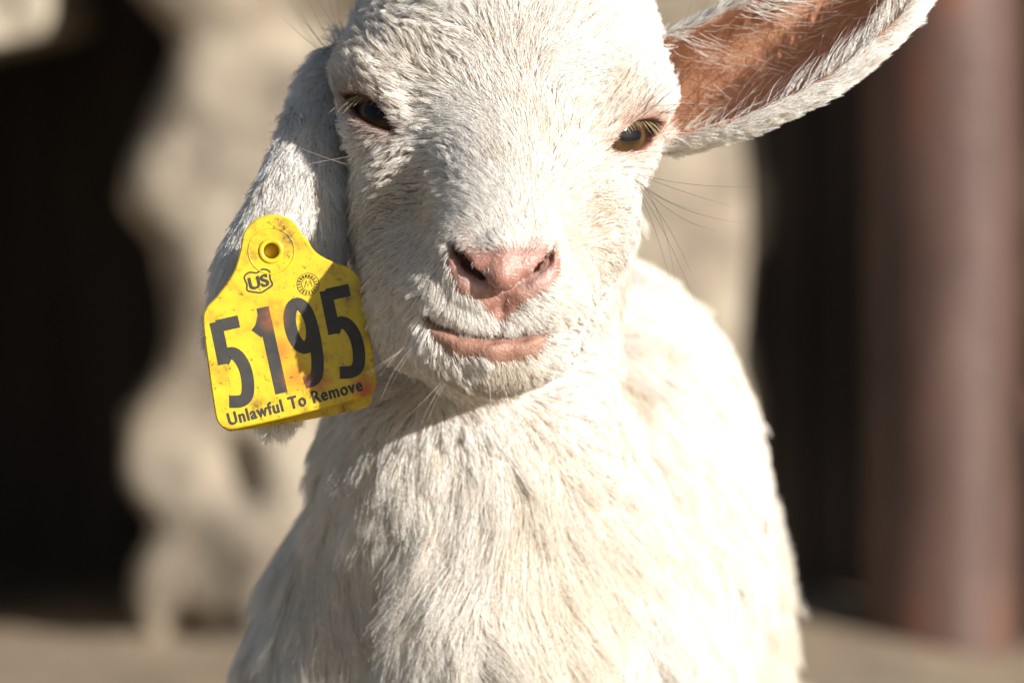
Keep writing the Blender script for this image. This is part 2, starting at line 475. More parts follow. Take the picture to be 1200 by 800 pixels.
# ------------------------------------------------------------------ rusty pipe post
def build_pipe():
    d = 2.172
    s = (1.5 + d) / 1.5
    cx = (1104 - 600) / 4000 * s
    r0 = 92 / 4000 * s
    root = empty('pipe_post', (cx, d, 0.0))
    tag(root, 'thick rusty steel pipe post standing beside the shed opening', 'post')
    n = 56
    prof = [(r0, -0.08), (r0, 0.0), (r0, 0.3), (r0 * 1.0, 0.6), (r0, 1.1), (r0 * 0.99, 1.104), (r0 * 0.93, 1.104), (r0 * 0.92, 1.09), (r0 * 0.92, 0.8)]
    def lathe(name, prof, zoff=0):
        V, F_ = [], []
        for r, z in prof:
            for j in range(n):
                a = 2 * math.pi * j / n
                w = 1 + 0.006 * math.sin(3 * a + z * 9) + 0.004 * math.sin(5 * a + z * 23)
                V.append((cx + r * w * math.cos(a), d + r * w * math.sin(a), z + zoff))
        for k in range(len(prof) - 1):
            for j in range(n):
                F_.append((k * n + j, k * n + (j + 1) % n, (k + 1) * n + (j + 1) % n, (k + 1) * n + j))
        return mesh_obj(name, V, F_, M_RUST, root, smooth=True)
    fine = []
    for (ra, za), (rb, zb) in zip(prof[:-1], prof[1:]):
        m = max(1, int(abs(zb - za) / 0.05))
        for q in range(m): fine.append((ra + (rb - ra) * q / m, za + (zb - za) * q / m))
    fine.append(prof[-1])
    lathe('pipe', fine)
    # strap hinge bracket on the side away from the shed
    zc = float(v2w(px(1190, 478, d * 1000))[2])
    box('hinge_lug', cx + r0 * 0.99, cx + r0 * 1.5, d - 0.02, d + 0.0, zc - 0.016, zc + 0.016, M_RUST, root, 0.003)
build_pipe()

# ------------------------------------------------------------------ the goat's body as one distance field
def axis(lo, flo, fhi, hi, h, g, hmax):
    mid = list(np.arange(flo, fhi + h * 0.5, h))
    a, s = [flo], h
    while a[-1] > lo:
        s = min(s * g, hmax); a.append(a[-1] - s)
    b, s = [mid[-1]], h
    while b[-1] < hi:
        s = min(s * g, hmax); b.append(b[-1] + s)
    return np.array(a[1:][::-1] + mid + b[1:], dtype=np.float32)

GX = axis(-112, -96, 134, 140, 1.05, 1.12, 5)
GY = axis(-78, -70, 62, 470, 1.05, 1.10, 6)
GZ = axis(-345, -28, 128, 134, 1.05, 1.08, 5)
D = np.full((len(GX), len(GY), len(GZ)), 60.0, dtype=np.float32)

RO, YA = R(5.0), R(3.0)
HC = np.array([-2.5, 0.0, 63.4])
Ry = np.array([[math.cos(YA), -math.sin(YA), 0], [math.sin(YA), math.cos(YA), 0], [0, 0, 1]])
Rr = np.array([[math.cos(RO), 0, math.sin(RO)], [0, 1, 0], [-math.sin(RO), 0, math.cos(RO)]])
HM = Rr @ Ry
FLAT = 0.84                        # the muzzle is foreshortened: its depth in front of the eyes is pressed by this much
def h2v(p):
    p = np.array(p, float)
    if p[1] < 0: p[1] *= FLAT
    return HM @ p + HC
def v2h(P):
    Q = (np.asarray(P, float) - HC) @ HM
    Q[..., 1] = np.where(Q[..., 1] < 0, Q[..., 1] / FLAT, Q[..., 1])
    return Q

def region(c, r):
    i0, i1 = np.searchsorted(GX, c[0] - r[0]), np.searchsorted(GX, c[0] + r[0])
    j0, j1 = np.searchsorted(GY, c[1] - r[1]), np.searchsorted(GY, c[1] + r[1])
    k0, k1 = np.searchsorted(GZ, c[2] - r[2]), np.searchsorted(GZ, c[2] + r[2])
    return slice(i0, i1), slice(j0, j1), slice(k0, k1)

def coords(sl, head):
    x = GX[sl[0]][:, None, None]; y = GY[sl[1]][None, :, None]; z = GZ[sl[2]][None, None, :]
    if not head: return x, y, z
    x = x - HC[0]; y = y - HC[1]; z = z - HC[2]
    m = HM.T.astype(np.float32)
    x, y, z = (m[i, 0] * x + m[i, 1] * y + m[i, 2] * z for i in range(3))
    return x, np.where(y < 0, y / FLAT, y), z

def smin(a, b, k):
    h = np.maximum(k - np.abs(a - b), 0) / k
    return np.minimum(a, b) - h * h * k * 0.25
def smax(a, b, k): return -smin(-a, -b, k)

def put(sl, d, k, sub=False):
    if sub: D[sl] = smax(D[sl], -d, k)
    else: D[sl] = smin(D[sl], d, k)

def ell(c, r, k=8.0, head=True, sub=False, rot=None):
    """ellipsoid, rot = (axis letter, degrees)"""
    cv = h2v(c) if head else np.asarray(c, float)
    R_ = max(r) + 2 * k + 6
    sl = region(cv, (R_, R_, R_))
    x, y, z = coords(sl, head)
    x, y, z = x - c[0], y - c[1], z - c[2]
    if rot:
        a = R(rot[1]); ca, sa = math.cos(a), math.sin(a)
        if rot[0] == 'x': y, z = ca * y + sa * z, -sa * y + ca * z
        if rot[0] == 'y': x, z = ca * x - sa * z, sa * x + ca * z
        if rot[0] == 'z': x, y = ca * x + sa * y, -sa * x + ca * y
    k0 = np.sqrt((x / r[0]) ** 2 + (y / r[1]) ** 2 + (z / r[2]) ** 2) + 1e-6
    k1 = np.sqrt((x / r[0] ** 2) ** 2 + (y / r[1] ** 2) ** 2 + (z / r[2] ** 2) ** 2) + 1e-6
    put(sl, (k0 * (k0 - 1) / k1).astype(np.float32), k, sub)

def cone(a, b, ra, rb, k=8.0, head=True, sub=False, sx=1.0):
    """tapered capsule; sx widens it in x"""
    a = np.asarray(a, float); b = np.asarray(b, float)
    av, bv = (h2v(a), h2v(b)) if head else (a, b)
    m = (av + bv) / 2; e = np.abs(av - bv) / 2 + max(ra, rb) * max(sx, 1) + 2 * k + 6
    sl = region(m, e)
    x, y, z = coords(sl, head)
    ab = b - a; L2 = float((ab * ab).sum()) + 1e-9
    x = x - a[0]; y = y - a[1]; z = z - a[2]
    h = np.clip((x * ab[0] + y * ab[1] + z * ab[2]) / L2, 0, 1)
    d = np.sqrt(((x - ab[0] * h) / sx) ** 2 + (y - ab[1] * h) ** 2 + (z - ab[2] * h) ** 2) - (ra + (rb - ra) * h)
    put(sl, d.astype(np.float32), k, sub)

def chain(pts, rads, k, head=False, sub=False):
    for i in range(len(pts) - 1): cone(pts[i], pts[i + 1], rads[i], rads[i + 1], k, head, sub)

# trunk, neck, shoulders (camera aligned mm)
ell((24, 275, -62), (70, 160, 98), 20, head=False)
ell((-2, 155, -85), (64, 80, 84), 45, head=False)
cone((0, 84, 40), (-13, 92, -40), 40, 44, 22, head=False)
cone((-13, 92, -40), (-9, 114, -105), 44, 58, 26, head=False)
ell((-48, 128, -118), (36, 52, 70), 25, head=False)
ell((30, 122, -124), (36, 50, 66), 18, head=False)
ell((-10, 66, -112), (26, 22, 50), 25, head=False)
ell((28, 370, -70), (66, 62, 84), 30, head=False)
def legs():
    for x0, y0, hind in ((-46, 122, 0), (30, 116, 0), (-22, 350, 1), (76, 345, 1)):
        g = (-335 + y0 * math.sin(PITCH)) / math.cos(PITCH)
        if hind:
            ell((x0, y0 + 5, -115), (28, 50, 62), 20, head=False)
            pts = [(x0, y0 - 10, -140), (x0, y0 - 14, -178), (x0, y0 + 34, g + 105), (x0, y0 + 26, g + 38), (x0, y0 + 14, g + 9)]
            rad = [30, 24, 12, 9, 11]
        else:
            pts = [(x0, y0, -150), (x0, y0 + 4, -190), (x0, y0 - 2, g + 88), (x0, y0 + 2, g + 36), (x0, y0 - 8, g + 10)]
            rad = [27, 19, 13, 9, 11]
        chain(pts, rad, 8)
legs()
cone((32, 425, -20), (34, 452, -50), 13, 8, 12, head=False)

# head (H frame: origin between the eyes, x right, y back, z up, mm)
D += 5.0
ell((0, 52, 18), (43, 52, 42), 10)
ell((0, 30, 30), (41, 36, 35), 14)
ell((0, 14, 12), (36, 22, 30), 14)
for s in (-1, 1):
    ell((s * 34, 22, 13), (13, 18, 12), 14)
    ell((s * 21, 38, -28), (20, 36, 32), 16)
    ell((s * 27, 15, -22), (12, 24, 20), 14)
cone((0, 12, -20), (0, -30, -47), 29, 22.5, 14, sx=0.92)
for s in (-1, 1): ell((s * 17, -12, -52), (13, 24, 18), 12)
ell((-21, 4, -52), (15, 26, 20), 12)
cone((0, 8, 0), (0, -42, -34), 17, 13, 12, sx=1.15)
cone((0, 40, -54), (0, -26, -61), 25, 14.5, 12)
ell((0, -44, -40), (17, 14, 11.5), 7)
for s in (-1, 1):
    ell((s * 11.5, -36, -51), (14, 16, 11), 7)
ell((0, -34, -64.5), (21, 15, 12), 8)
for s in (-1, 1):
    ell((s * 36, -24, -24), (7, 14, 9), 12, sub=True, rot=('z', s * 25))

EYE_R = 12.0
eyes = []
for s in (-1, 1):
    c = np.array([s * 31.3, 13.6, -0.3])
    e = np.array([s * 0.62, -0.78, 0.05]); e /= np.linalg.norm(e)
    ell(c, (15.0,) * 3, 6)
    # brow above and cheek rim below the eye
    ell(c + np.array([s * 4, 0.5, 11.5]), (12, 11, 5), 10, rot=('y', s * 12))
    t = np.array([s * 0.78, 0.62, 0.0]); t /= np.linalg.norm(t)
    n = np.cross(e, t); n = n if n[2] > 0 else -n
    a = R(24); t, n = t * math.cos(a) + n * math.sin(a), n * math.cos(a) - t * math.sin(a)
    cv = h2v(c)
    sl = region(cv, (24, 24, 24))
    x, y, z = coords(sl, True); x, y, z = x - c[0], y - c[1], z - c[2]
    pe = x * e[0] + y * e[1] + z * e[2]; pt = x * t[0] + y * t[1] + z * t[2]; pn = x * n[0] + y * n[1] + z * n[2]
    A, B = 11.5, np.where(pn > -0.5, 4.2 if s < 0 else 4.8, 2.5 if s < 0 else 3.4)
    d2 = (np.abs(pn + 0.5) - B * (1 - np.clip(pt / A, -1.3, 1.3) ** 2)) * 0.72
    d2 = np.maximum(np.maximum(d2, np.abs(pt) - A), 1.0 - pe)
    put(sl, d2.astype(np.float32), 1.6, sub=True)
    eyes.append((s, c, e, t, n))

# ears as thin curled sheets melted into the head
def spline(P, n):
    P = np.asarray(P, float)
    m = len(P); out = []
    Q = np.vstack([2 * P[0] - P[1], P, 2 * P[-1] - P[-2]])
    for u in np.linspace(0, m - 1 - 1e-6, n):
        i = int(u); f = u - i
        p0, p1, p2, p3 = Q[i], Q[i + 1], Q[i + 2], Q[i + 3]
        out.append(0.5 * (2 * p1 + (p2 - p0) * f + (2 * p0 - 5 * p1 + 4 * p2 - p3) * f ** 2 + (3 * p1 - p0 - 3 * p2 + p3) * f ** 3))
    return np.array(out)

def ear_sheet(axis_pts, wl, wu, face, ph0, ph1, depth, ns=44, nt_=25):
    """rows along the ear, columns across it; face = side the cup's edges curl towards"""
    ax = spline(axis_pts, ns)
    tan = np.gradient(ax, axis=0); tan /= np.linalg.norm(tan, axis=1)[:, None]
    face = np.asarray(face, float)
    ss = np.linspace(0, 1, ns)
    wl = np.interp(ss, np.linspace(0, 1, len(wl)), wl); wu = np.interp(ss, np.linspace(0, 1, len(wu)), wu)
    V, T = [], []
    for i in range(ns):
        U = np.cross(tan[i], face); U /= np.linalg.norm(U)
        F = np.cross(U, tan[i])
        if F @ face < 0: F = -F
        for j in range(nt_):
            ph = ph0 + (ph1 - ph0) * j / (nt_ - 1)
            w = wu[i] if ph > 0 else wl[i]
            V.append(ax[i] + w * (math.sin(ph) * U + depth * (1 - math.cos(ph)) * F))
            T.append(tan[i])
    F_ = [(i * nt_ + j, i * nt_ + j + 1, (i + 1) * nt_ + j + 1, (i + 1) * nt_ + j) for i in range(ns - 1) for j in range(nt_ - 1)]
    return np.array(V), F_, np.array(T), nt_

# right of the picture: pricked out sideways, cup open to the camera
ear_r_axis = [px(772, 105, 54), px(812, 97, 48), px(876, 76, 42), px(950, 40, 37), px(1018, -12, 34), px(1064, -66, 33), px(1088, -114, 34)]
ear_r = ear_sheet(ear_r_axis, [13, 14.5, 16.5, 18.5, 17.5, 12, 3], [15, 18, 18, 17, 15, 11, 3], (0, -1, 0), R(-80), R(118), 1.25)
# left of the picture: hangs down along the cheek, back of the ear to the camera
ear_l_axis = [px(425, 60, 54), px(385, 95, 40), px(362, 160, 24), px(346, 230, 12), px(331, 310, 7), px(323, 390, 6), px(320, 450, 6), px(325, 488, 6)]
ear_l = ear_sheet(ear_l_axis, [6, 6, 7, 11, 17.5, 19, 12, 3], [6, 8, 10, 13, 16, 16, 11, 3], (0, 1, 0), R(-88), R(88), 0.8)
ears = [ear_r, ear_l]
ear_bvh = []
for V, F_, T, ntc in ears:
    bv = BVHTree.FromPolygons([tuple(v) for v in V], F_)
    ear_bvh.append(bv)
    lo, hi = V.min(0) - 9, V.max(0) + 9
    sl = region((lo + hi) / 2, (hi - lo) / 2)
    gx, gy, gz = GX[sl[0]], GY[sl[1]], GZ[sl[2]]
    d = np.full((len(gx), len(gy), len(gz)), 9.0, dtype=np.float32)
    # only ask the tree for points near the sheet
    cent = V.reshape(-1, ntc, 3)[::2, ::3].reshape(-1, 3)
    near = np.zeros(d.shape, bool)
    for c in cent:
        i0, i1 = np.searchsorted(gx, (c[0] - 7, c[0] + 7)); j0, j1 = np.searchsorted(gy, (c[1] - 7, c[1] + 7)); k0, k1 = np.searchsorted(gz, (c[2] - 7, c[2] + 7))
        near[i0:i1, j0:j1, k0:k1] = True
    idx = np.argwhere(near)
    fn = bv.find_nearest
    for i, j, k in idx.tolist():
        r_ = fn((gx[i], gy[j], gz[k]), 9.0)
        if r_[3] is not None: d[i, j, k] = r_[3]
    put(sl, d - 1.7, 5.0)

def front(xv, zv):
    """first surface met going away from the camera at (x, z), camera aligned mm"""
    i = int(np.clip(np.searchsorted(GX, xv) - 1, 0, len(GX) - 2)); k = int(np.clip(np.searchsorted(GZ, zv) - 1, 0, len(GZ) - 2))
    fx = (xv - GX[i]) / (GX[i + 1] - GX[i]); fz = (zv - GZ[k]) / (GZ[k + 1] - GZ[k])
    c = (1 - fx) * (1 - fz) * D[i, :, k] + fx * (1 - fz) * D[i + 1, :, k] + (1 - fx) * fz * D[i, :, k + 1] + fx * fz * D[i + 1, :, k + 1]
    j = int(np.argmax(c < 0))
    if j == 0: return 0.0
    t = c[j - 1] / (c[j - 1] - c[j])
    return float(GY[j - 1] + t * (GY[j] - GY[j - 1]))

def onface(x, y, dy=0.0):
    Y = -50.0
    for _ in range(4):
        p = px(x, y, Y); Y = front(p[0], p[2])
    p = px(x, y, Y); p[1] += dy
    return p

#FACE
# nose wings, lips
for pts, rad, dy in (
    ([(531, 296), (535, 315), (546, 334), (565, 348)], [1.6, 2.4, 2.9, 2.4], 1.5),
    ([(648, 298), (645, 315), (634, 333), (615, 347)], [1.6, 2.4, 2.9, 2.4], 1.5),
    ([(513, 388), (540, 402), (576, 409), (612, 404), (643, 390)], [1.2, 3.0, 3.8, 3.2, 1.2], 2.4),
    ([(546, 296), (562, 308), (588, 322)], [4.0, 4.6, 3.6], 1.6), ([(630, 298), (614, 309), (588, 322)], [4.0, 4.6, 3.6], 1.6),
    ([(588, 296), (588, 322)], [5.5, 4.0], 2.0)):
    P = [onface(x, y, dy) for x, y in pts]
    chain(P, rad, 3.0)
# nostrils, mouth, groove under the nose
nostrils = [[(530, 286), (536, 300), (547, 314), (563, 327), (580, 339)], [(650, 291), (643, 304), (631, 317), (615, 329), (599, 339)]]
P = [onface(x, y, 1.2) for x, y in nostrils[0]]
chain(P, [1.2, 1.7, 2.1, 2.0, 1.0], 1.0, sub=True)
chain([P[q] + (1, 4.5, 1.5) for q in (1, 2, 3)], [2.2, 2.6, 2.4], 1.0, sub=True)
chain([P[q] + (1, 8.0, 2.5) for q in (1, 2, 3)], [2.0, 2.4, 2.0], 1.0, sub=True)
P = [onface(x, y, 2.0) + (-0.8, 0, 0.3) for x, y in nostrils[1]]
chain(P, [1.1, 1.9, 2.3, 2.1, 1.0], 1.0, sub=True)
chain([P[q] + (-1.6, 4.5, 1.2) for q in (1, 2, 3)], [1.9, 2.3, 2.0], 1.0, sub=True)
P = [onface(x, y, 0.9) for x, y in [(494, 364), (510, 379), (538, 390), (575, 396), (612, 393), (634, 388), (645, 383)]]
chain(P, [0.9, 1.5, 1.7, 1.6, 1.6, 1.1, 0.5], 1.4, sub=True)
P = [onface(x, y, 0.1) for x, y in [(589, 344), (588, 364), (584, 384)]]
chain(P, [0.7, 0.9, 0.8], 1.4, sub=True)

# ------------------------------------------------------------------ surface nets
def surface_nets(D):
    ins = D < 0
    s = np.zeros(tuple(n - 1 for n in D.shape), np.uint8)
    offs = [(a, b, c) for a in (0, 1) for b in (0, 1) for c in (0, 1)]
    sh = s.shape
    for a, b, c in offs: s += ins[a:a + sh[0], b:b + sh[1], c:c + sh[2]]
    act = (s > 0) & (s < 8)
    I = np.argwhere(act)
    ids = np.full(sh, -1, np.int32); ids[act] = np.arange(len(I))
    acc = np.zeros((len(I), 3)); cnt = np.zeros(len(I))
    pos = lambda o: np.stack([GX[I[:, 0] + o[0]], GY[I[:, 1] + o[1]], GZ[I[:, 2] + o[2]]], 1).astype(np.float64)
    val = lambda o: D[I[:, 0] + o[0], I[:, 1] + o[1], I[:, 2] + o[2]].astype(np.float64)
    for o in offs:
        for ax in range(3):
            if o[ax]: continue
            o2 = list(o); o2[ax] = 1
            d0, d1 = val(o), val(o2)
            m = (d0 < 0) != (d1 < 0)
            t = (d0[m] / (d0[m] - d1[m]))[:, None]
            acc[m] += pos(o)[m] * (1 - t) + pos(o2)[m] * t
            cnt[m] += 1
    V = acc / cnt[:, None]
    quads = []
    for ax in range(3):
        u, v = (ax + 1) % 3, (ax + 2) % 3
        a = [slice(None)] * 3; b = [slice(None)] * 3
        a[ax] = slice(0, -1); b[ax] = slice(1, None)
        A, B = ins[tuple(a)], ins[tuple(b)]
        E = np.argwhere(A != B)
        E = E[(E[:, u] > 0) & (E[:, v] > 0) & (E[:, u] < D.shape[u] - 1) & (E[:, v] < D.shape[v] - 1)]
        fl = A[E[:, 0], E[:, 1], E[:, 2]]
        def idc(du, dv):
            q = E.copy(); q[:, u] += du; q[:, v] += dv
            return ids[q[:, 0], q[:, 1], q[:, 2]]
        q = np.stack([idc(-1, -1), idc(0, -1), idc(0, 0), idc(-1, 0)], 1)
        q[~fl] = q[~fl][:, ::-1]
        quads.append(q)
    return V, np.concatenate(quads)

BV, BQ = surface_nets(D)

def vert_normals(V, Q):
    n = np.cross(V[Q[:, 2]] - V[Q[:, 0]], V[Q[:, 3]] - V[Q[:, 1]])
    N = np.zeros_like(V)
    for c in range(4): np.add.at(N, Q[:, c], n)
    return N / (np.linalg.norm(N, axis=1)[:, None] + 1e-12)
BN = vert_normals(BV, BQ)

# ------------------------------------------------------------------ masks over the animal (camera aligned mm in, 0..1 out)
def sst(a, b, x):
    t = np.clip((x - a) / (b - a), 0, 1)
    return t * t * (3 - 2 * t)

def img(P):
    s = 1500.0 / (1500.0 + P[:, 1])
    return 600 + P[:, 0] * s * 4, 400 - P[:, 2] * s * 4

def seg_dist(x, y, pts):
    d = np.full(len(x), 1e9)
    for (x0, y0), (x1, y1) in zip(pts[:-1], pts[1:]):
        L = (x1 - x0) ** 2 + (y1 - y0) ** 2
        h = np.clip(((x - x0) * (x1 - x0) + (y - y0) * (y1 - y0)) / L, 0, 1)
        d = np.minimum(d, np.hypot(x - x0 - (x1 - x0) * h, y - y0 - (y1 - y0) * h))
    return d

def poly_sd(x, y, pts):
    d = seg_dist(x, y, list(pts) + [pts[0]])
    ins = np.zeros(len(x), bool)
    for (x0, y0), (x1, y1) in zip(pts, list(pts[1:]) + [pts[0]]):
        c = ((y0 > y) != (y1 > y)) & (x < (x1 - x0) * (y - y0) / ((y1 - y0) or 1e-9) + x0)
        ins ^= c
    return np.where(ins, -d, d)
NOSE = [(526, 282), (545, 280), (566, 286), (588, 290), (612, 286), (632, 281), (653, 288), (653, 318), (642, 338), (618, 350), (604, 364), (588, 371), (572, 364), (560, 352), (538, 344), (526, 322)]
LIP = [(500, 371), (515, 383), (540, 391), (575, 396), (610, 393), (640, 385), (652, 376), (644, 397), (630, 410), (606, 420), (577, 425), (548, 420), (526, 409), (512, 394)]

def masks(P):
    H = v2h(P)
    x, y = img(P)
    isface = (H[:, 1] < 34) & (H[:, 2] > -88)
    jit = noise3(P, 0.5, 3, 2) * 5
    # bare nose: a shield from the nostrils to the lip
    nose = poly_sd(x, y, NOSE)
    nose = 1 - sst(-6, 7, nose + jit * 1.1)
    nose = np.where(isface & (H[:, 1] < -22), nose, 0)
    lip = poly_sd(x, y, LIP)
    lip = np.where(isface & (H[:, 1] < -18), 1 - sst(-7, 8, lip + jit * 1.3), 0)
    eye = np.zeros(len(P)); lidr = np.full(len(P), 99.0)
    for s, c, e, t, n in eyes:
        q = H - c
        d = np.linalg.norm(q, axis=1)
        pt, pn, pe = q @ t, q @ n, q @ e
        A, B = 11.5, np.where(pn > -0.5, 4.2 if s < 0 else 4.8, 2.5 if s < 0 else 3.4)
        dd = np.where(pe > 0, np.maximum(np.abs(pn + 0.5) - B * (1 - np.clip(pt / A, -1.0, 1.0) ** 2), np.abs(pt) - A), 99)
        dd = np.where(d < 24, dd, 99)
        lidr = np.minimum(lidr, dd)
    eye = 1 - sst(0.0, 1.8, lidr + jit * .12)
    return H, x, y, nose, lip, eye, lidr

# which vertices lie on an ear: distance to the sheet, side of it, place along it
def ear_info(P):
    n = len(P)
    which = np.full(n, -1); side = np.zeros(n); along = np.zeros(n); tdir = np.zeros((n, 3)); across = np.zeros(n)
    for e, (V, F_, T, ntc) in enumerate(ears):
        lo, hi = V.min(0) - 4, V.max(0) + 4
        cand = np.nonzero(((P > lo) & (P < hi)).all(1))[0]
        f = ear_bvh[e].find_nearest
        rows = len(V) // ntc
        for i in cand.tolist():
            loc, nor, fi, d = f(tuple(P[i]), 4.0)
            if loc is None: continue
            r_, c_ = divmod(fi, ntc - 1)
            a = r_ / (rows - 2)
            if a < 0.04: continue
            which[i] = e; along[i] = a; across[i] = c_ / (ntc - 2)
            side[i] = (P[i] - np.array(loc)) @ np.array(nor)
            tdir[i] = T[r_ * ntc + c_]
    return which, side, along, across, tdir

H_, x_, y_, nose_, lip_, eye_, lid_ = masks(BV)
w_, sd_, al_, ac_, td_ = ear_info(BV)
# sheet normal of the right ear: which sign is the cup's inside
def inner_sign(e):
    V, F_, T, ntc = ears[e]
    k = (len(V) // ntc // 2) * ntc + ntc // 2
    a, b, c = V[k], V[k + 1], V[k + ntc + 1]
    nrm = np.cross(b - a, c - a)
    return 1.0 if nrm[1] * (-1 if e == 0 else 1) > 0 else -1.0
inner_ = np.zeros(len(BV))
for e in (0, 1):
    m = w_ == e
    inner_[m] = (sd_[m] * inner_sign(e) > 0.7)

def lerp(a, b, t): return a * (1 - t[:, None]) + b * t[:, None]
C = np.tile(np.array([0.33, 0.23, 0.165]), (len(BV), 1))
C = lerp(C, np.array([0.44, 0.225, 0.13]), inner_)
C = lerp(C, np.array([0.36, 0.19, 0.148]), nose_)
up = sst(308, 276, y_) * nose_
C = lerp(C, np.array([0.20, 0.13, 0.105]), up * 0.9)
wing = np.maximum(1 - sst(4, 15, seg_dist(x_, y_, [(541, 322), (562, 340)])), 1 - sst(4, 15, seg_dist(x_, y_, [(638, 321), (618, 338)]))) * nose_
C = lerp(C, np.array([0.46, 0.31, 0.27]), wing * 0.8)
C = lerp(C, np.array([0.32, 0.175, 0.125]), lip_)
mline = (1 - sst(1.5, 5.0, seg_dist(x_, y_, [(494, 364), (510, 379), (538, 390), (575, 396), (612, 393), (634, 388), (643, 384)]))) * (H_[:, 1] < -12)
C = lerp(C, np.array([0.10, 0.055, 0.045]), mline)
eyer = 1 - sst(0.5, 5.0, lid_)
C = lerp(C, np.array([0.32, 0.15, 0.105]), eyer * (H_[:, 0] > 0))
C = lerp(C, np.array([0.17, 0.095, 0.075]), np.clip(eyer * 1.3, 0, 1) * (H_[:, 0] < 0))
rim = 1 - sst(-0.5, 0.9, lid_)
C = lerp(C, np.array([0.05, 0.028, 0.024]), rim)
hoof = sst(-298, -306, BV[:, 2])
C = lerp(C, np.array([0.10, 0.08, 0.06]), hoof)
wet_ = np.clip(np.maximum(nose_ * sst(285, 305, y_), lip_ * 0.5), 0, 1)
wet_ = np.maximum(wet_, rim * 0.8)

ground_pt = v2w(np.array([10.0, 200.0, 0.0]))
goat = empty('goat_kid', (float(ground_pt[0]), float(ground_pt[1]), 0.0))
tag(goat, 'young white goat kid with a pink nose facing the camera', 'goat')
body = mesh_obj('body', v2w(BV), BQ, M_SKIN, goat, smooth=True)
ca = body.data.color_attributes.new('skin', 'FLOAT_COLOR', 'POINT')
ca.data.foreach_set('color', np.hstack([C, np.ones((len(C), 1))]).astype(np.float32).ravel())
wa = body.data.attributes.new('wet', 'FLOAT', 'POINT')
wa.data.foreach_set('value', wet_.astype(np.float32))
wa = body.data.attributes.new('thin', 'FLOAT', 'POINT')
wa.data.foreach_set('value', np.maximum(nose_ * 0.25, (w_ >= 0) * 0.6).astype(np.float32))

# eyes
for s, c, e, t, n in eyes:
    bm = bmesh.new()
    bmesh.ops.create_uvsphere(bm, u_segments=40, v_segments=28, radius=EYE_R / 1000)
    for v in bm.verts:                     # cornea bulge
        a = v.co.z / (EYE_R / 1000)
        if a > 0.6: v.co *= 1 + 0.09 * ((a - 0.6) / 0.4)
    me = bpy.data.meshes.new('eye'); bm.to_mesh(me); bm.free()
    me.polygons.foreach_set('use_smooth', [True] * len(me.polygons))
    me.materials.append(M_EYE)
    o = bpy.data.objects.new('eye', me)
    look = HM @ (e + np.array([-s * 0.10, -0.1, 0.0])); look /= np.linalg.norm(look)
    # turn camera aligned axes into world axes
    vw = lambda q: Vector((float(q[0]), float(q[1] * FWD[1] + q[2] * UP[1]), float(q[1] * FWD[2] + q[2] * UP[2])))
    zax = vw(look).normalized()
    tt = vw(HM @ (t * math.cos(R(14)) - n * math.sin(R(14))))
    xax = (tt - zax * tt.dot(zax)).normalized(); yax = zax.cross(xax)
    M4 = Matrix((xax, yax, zax)).transposed().to_4x4()
    M4.translation = Vector(v2w(h2v(c)))
    col.objects.link(o); o.parent = goat
    o.matrix_parent_inverse = goat.matrix_basis.inverted()
    o.matrix_basis = M4

# ------------------------------------------------------------------ fur
def flow_table():
    T = [  # picture place, picture direction of the hair from root to tip
        (590, 262, 0.0, -1), (592, 200, 0, -1), (598, 120, 0.02, -1), (602, 40, 0, -1), (604, -40, 0, -1),
        (555, 240, -0.65, -0.75), (548, 180, -0.45, -0.9), (545, 110, -0.45, -0.9), (520, 60, -0.8, -0.6), (480, 25, -0.95, -0.25), (470, 90, -0.75, -0.55),
        (430, 60, -0.35, -0.95), (395, 90, -0.55, -0.8), (400, 20, -0.5, -0.85), (455, 110, -0.5, -0.8), (480, 150, -0.85, -0.45),
        (430, 185, -0.75, 0.6), (470, 200, -0.95, 0.2), (505, 230, -0.95, 0.12), (440, 250, -0.9, 0.42), (490, 280, -0.95, 0.28), (515, 255, -0.95, -0.1),
        (500, 320, -0.9, 0.42), (450, 330, -0.85, 0.55), (510, 350, -0.85, 0.55), (545, 362, -0.55, 0.85), (575, 372, -0.1, 1), (600, 372, 0.12, 1),
        (630, 362, 0.6, 0.8), (655, 345, 0.85, 0.5), (470, 400, -0.7, 0.7), (500, 430, -0.4, 0.9), (545, 448, -0.15, 1), (580, 452, 0.02, 1), (620, 440, 0.3, 0.95), (660, 400, 0.7, 0.7),
        (620, 240, 0.65, -0.75), (630, 180, 0.45, -0.9), (650, 110, 0.55, -0.8), (670, 60, 0.8, -0.55), (720, 30, 0.85, -0.45), (700, 100, 0.9, -0.35), (680, 140, 0.85, -0.5),
        (730, 90, 0.6, -0.8), (770, 60, 0.65, -0.75), (780, 110, 0.8, -0.5), (720, 135, 0.45, -0.85), (700, 180, 0.95, -0.1),
        (670, 215, 0.95, 0.05), (700, 250, 0.93, 0.3), (670, 280, 0.9, 0.35), (740, 220, 0.8, 0.55), (690, 330, 0.75, 0.65), (720, 300, 0.75, 0.65), (665, 320, 0.85, 0.5)]
    T += [(372, 62, -0.6, 0.8), (352, 62, -0.55, 0.85), (384, 40, -0.8, 0.35), (335, 90, -0.4, 0.9)]
    return np.array(T, float)
FT = flow_table()

def unit(a): return a / (np.linalg.norm(a, axis=1)[:, None] + 1e-9)

